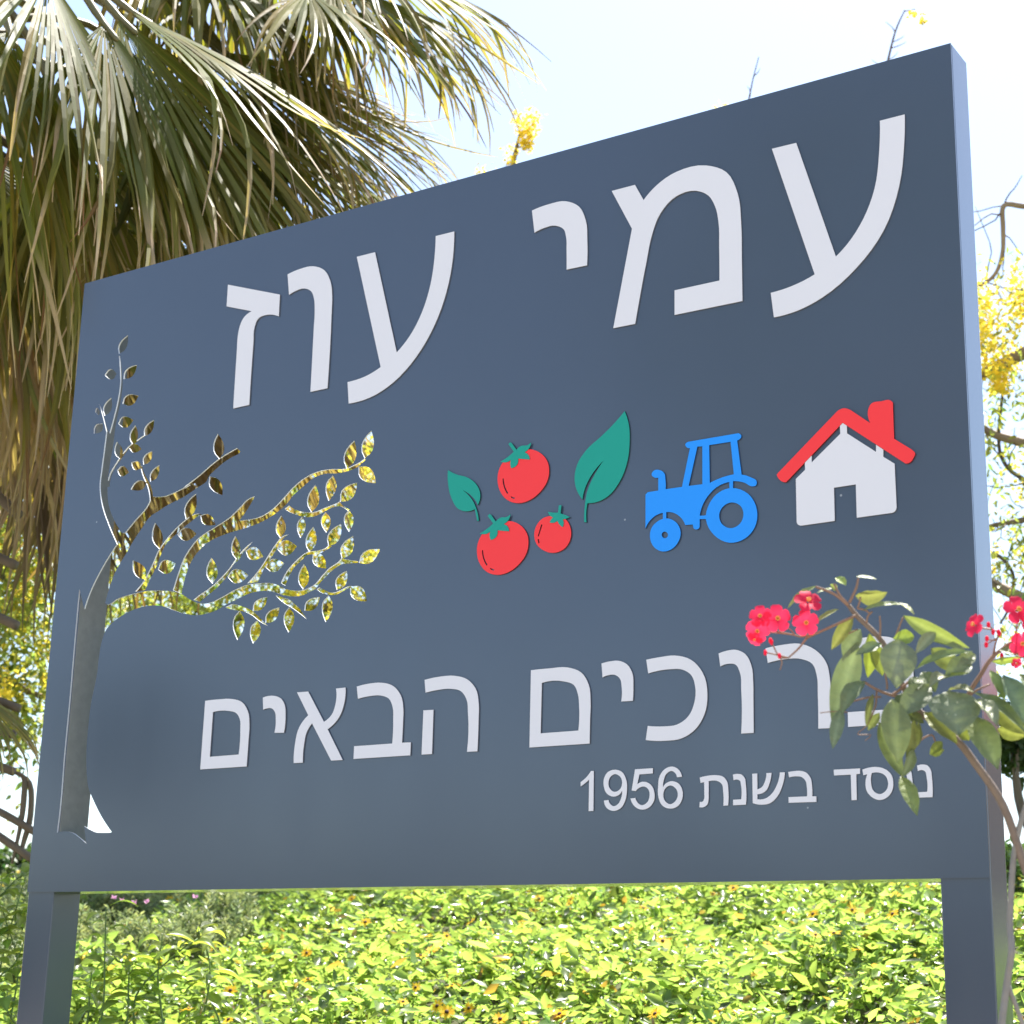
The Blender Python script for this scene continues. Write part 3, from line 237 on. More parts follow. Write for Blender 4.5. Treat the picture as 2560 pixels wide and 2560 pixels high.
'tractor_body': '21565 8788 21562 9673 21624 9730 21930 9732 21929 10073 21904 10071 21877 10073 21850 10078 21824 10088 21796 10104 21770 10124 21749 10148 21738 10175 21738 10206 21752 10234 21774 10258 21800 10276 21837 10289 21880 10290 21924 10283 21967 10269 22006 10251 22042 10228 22075 10199 22101 10167 22119 10129 22127 10090 22131 10049 22135 10009 22142 9940 22145 9872 22145 9804 22139 9738 22607 9734 22835 10719 22813 10721 22790 10727 22769 10736 22750 10749 22732 10767 22717 10787 22706 10809 22703 10831 22712 10855 22731 10873 22756 10886 22783 10893 24185 10900 24212 10887 24237 10867 24256 10844 24266 10819 24264 10795 24254 10774 24238 10755 24220 10740 24204 10731 24188 10723 24170 10719 24151 10716 24263 9817 24327 9799 24390 9776 24450 9747 24509 9714 24557 9688 24606 9660 24646 9627 24668 9586 24670 9557 24667 9529 24657 9503 24640 9484 24620 9476 24598 9473 24574 9474 24550 9476 24492 9494 24438 9529 24384 9571 24328 9604 24255 9633 24179 9656 24103 9673 24027 9685 24024 9485 23925 9490 23927 9678 23855 9672 23784 9661 23715 9645 23648 9623 23556 9580 23472 9524 23395 9460 23325 9389 23277 9330 23233 9268 23195 9202 23163 9133 23143 9081 23126 9028 23112 8974 23102 8919 23286 8904 23276 8811 23101 8834 23100 8672 23100 8649 23094 8626 23084 8606 23068 8591 23053 8583 23035 8579 23017 8577 22999 8579 22979 8584 22961 8594 22944 8607 22929 8621 22907 8718 22698 8731 22673 8791 22641 8849 22603 8904 22558 8955 22512 8998 22461 9038 22406 9071 22347 9099 22301 9114 22254 9126 22206 9133 22159 9136 22159 8955 22064 8958 22064 9131 22002 9125 21941 9113 21882 9095 21827 9071 21780 9045 21736 9013 21697 8979 21660 8941 21632 8905 21606 8868 21584 8829/23045 10726 23185 10713 23180 9723 22794 9733/23376 10714 23969 10710 24051 9856 23973 9852 23895 9845 23818 9836 23741 9824 23651 9805 23561 9783 23474 9757 23387 9728',
'tractor_rear': '23988 9511 24109 9488 24227 9442 24338 9379 24436 9301 24523 9203 24590 9090 24638 8971 24666 8850 24675 8743 24667 8637 24643 8535 24603 8441 24552 8362 24489 8291 24416 8231 24333 8182 24235 8145 24128 8122 24018 8116 23907 8129 23796 8165 23689 8219 23590 8288 23502 8368 23420 8464 23352 8570 23303 8683 23276 8799 23274 8902 23291 9004 23325 9101 23370 9191 23424 9270 23488 9342 23563 9404 23647 9452 23726 9483 23811 9504 23899 9514/23985 9143 24053 9128 24120 9101 24181 9062 24231 9013 24263 8962 24285 8907 24297 8850 24300 8793 24293 8732 24273 8673 24243 8620 24204 8575 24147 8534 24080 8505 24007 8491 23933 8495 23869 8515 23809 8547 23754 8588 23708 8638 23674 8693 23652 8755 23641 8817 23642 8879 23655 8935 23680 8989 23715 9036 23757 9075 23807 9107 23863 9129 23923 9142',
'tractor_front': '22135 8975 22218 8961 22300 8931 22376 8887 22441 8833 22490 8774 22528 8708 22553 8638 22567 8568 22566 8496 22551 8426 22524 8361 22487 8301 22450 8255 22406 8214 22356 8179 22300 8152 22245 8134 22187 8122 22126 8119 22065 8124 22001 8142 21939 8171 21881 8208 21829 8251 21775 8316 21735 8390 21708 8468 21695 8547 21695 8614 21704 8680 21725 8742 21756 8799 21790 8839 21829 8874 21874 8904 21922 8929 21972 8949 22024 8965 22079 8974/22121 8632 22144 8626 22165 8614 22183 8598 22197 8580 22204 8567 22208 8554 22211 8540 22211 8527 22207 8508 22198 8492 22185 8478 22169 8467 22152 8463 22134 8461 22116 8463 22098 8468 22077 8480 22059 8497 22045 8518 22037 8539 22033 8557 22034 8575 22038 8592 22046 8607 22060 8620 22079 8629 22100 8633',
'house_roof': '25210 9677 25250 9722 26816 11033 26834 11045 26853 11055 26873 11064 26894 11071 26919 11078 26946 11082 26973 11084 27000 11082 27029 11076 27058 11066 27086 11053 27113 11039 27137 11024 27161 11009 27183 10992 27204 10973 27645 10603 27607 10712 27590 10829 27600 10940 27642 11034 27654 11049 27666 11063 27680 11076 27694 11088 27749 11109 27812 11111 27879 11104 27944 11099 27999 11104 28055 11110 28109 11108 28158 11088 28177 11073 28194 11057 28209 11039 28222 11020 28223 10125 28626 9808 28640 9796 28654 9783 28668 9769 28680 9755 28691 9741 28703 9727 28712 9712 28718 9697 28719 9671 28712 9647 28699 9623 28686 9601 28663 9561 28635 9525 28601 9496 28561 9478 28541 9475 28521 9474 28501 9475 28480 9478 26948 10723 25455 9454 25433 9456 25411 9460 25389 9466 25368 9474 25329 9497 25294 9528 25264 9563 25239 9602 25230 9620 25222 9639 25215 9658',
'house_wall': '25704 9502 25951 9696 25947 9893 26131 10041 26127 9858 26877 10460 26874 10660 26948 10719 27051 10636 27050 10445 27763 9873 27769 10048 27945 9903 27939 9728 28210 9518 28221 8463 28217 8437 28208 8411 28195 8388 28177 8369 28155 8354 28130 8345 28103 8339 28075 8339 27235 8335 27234 9150 26681 9146 26680 8329 25844 8321 25815 8323 25787 8330 25760 8342 25737 8360 25720 8383 25709 8410 25704 8439 25705 8466',
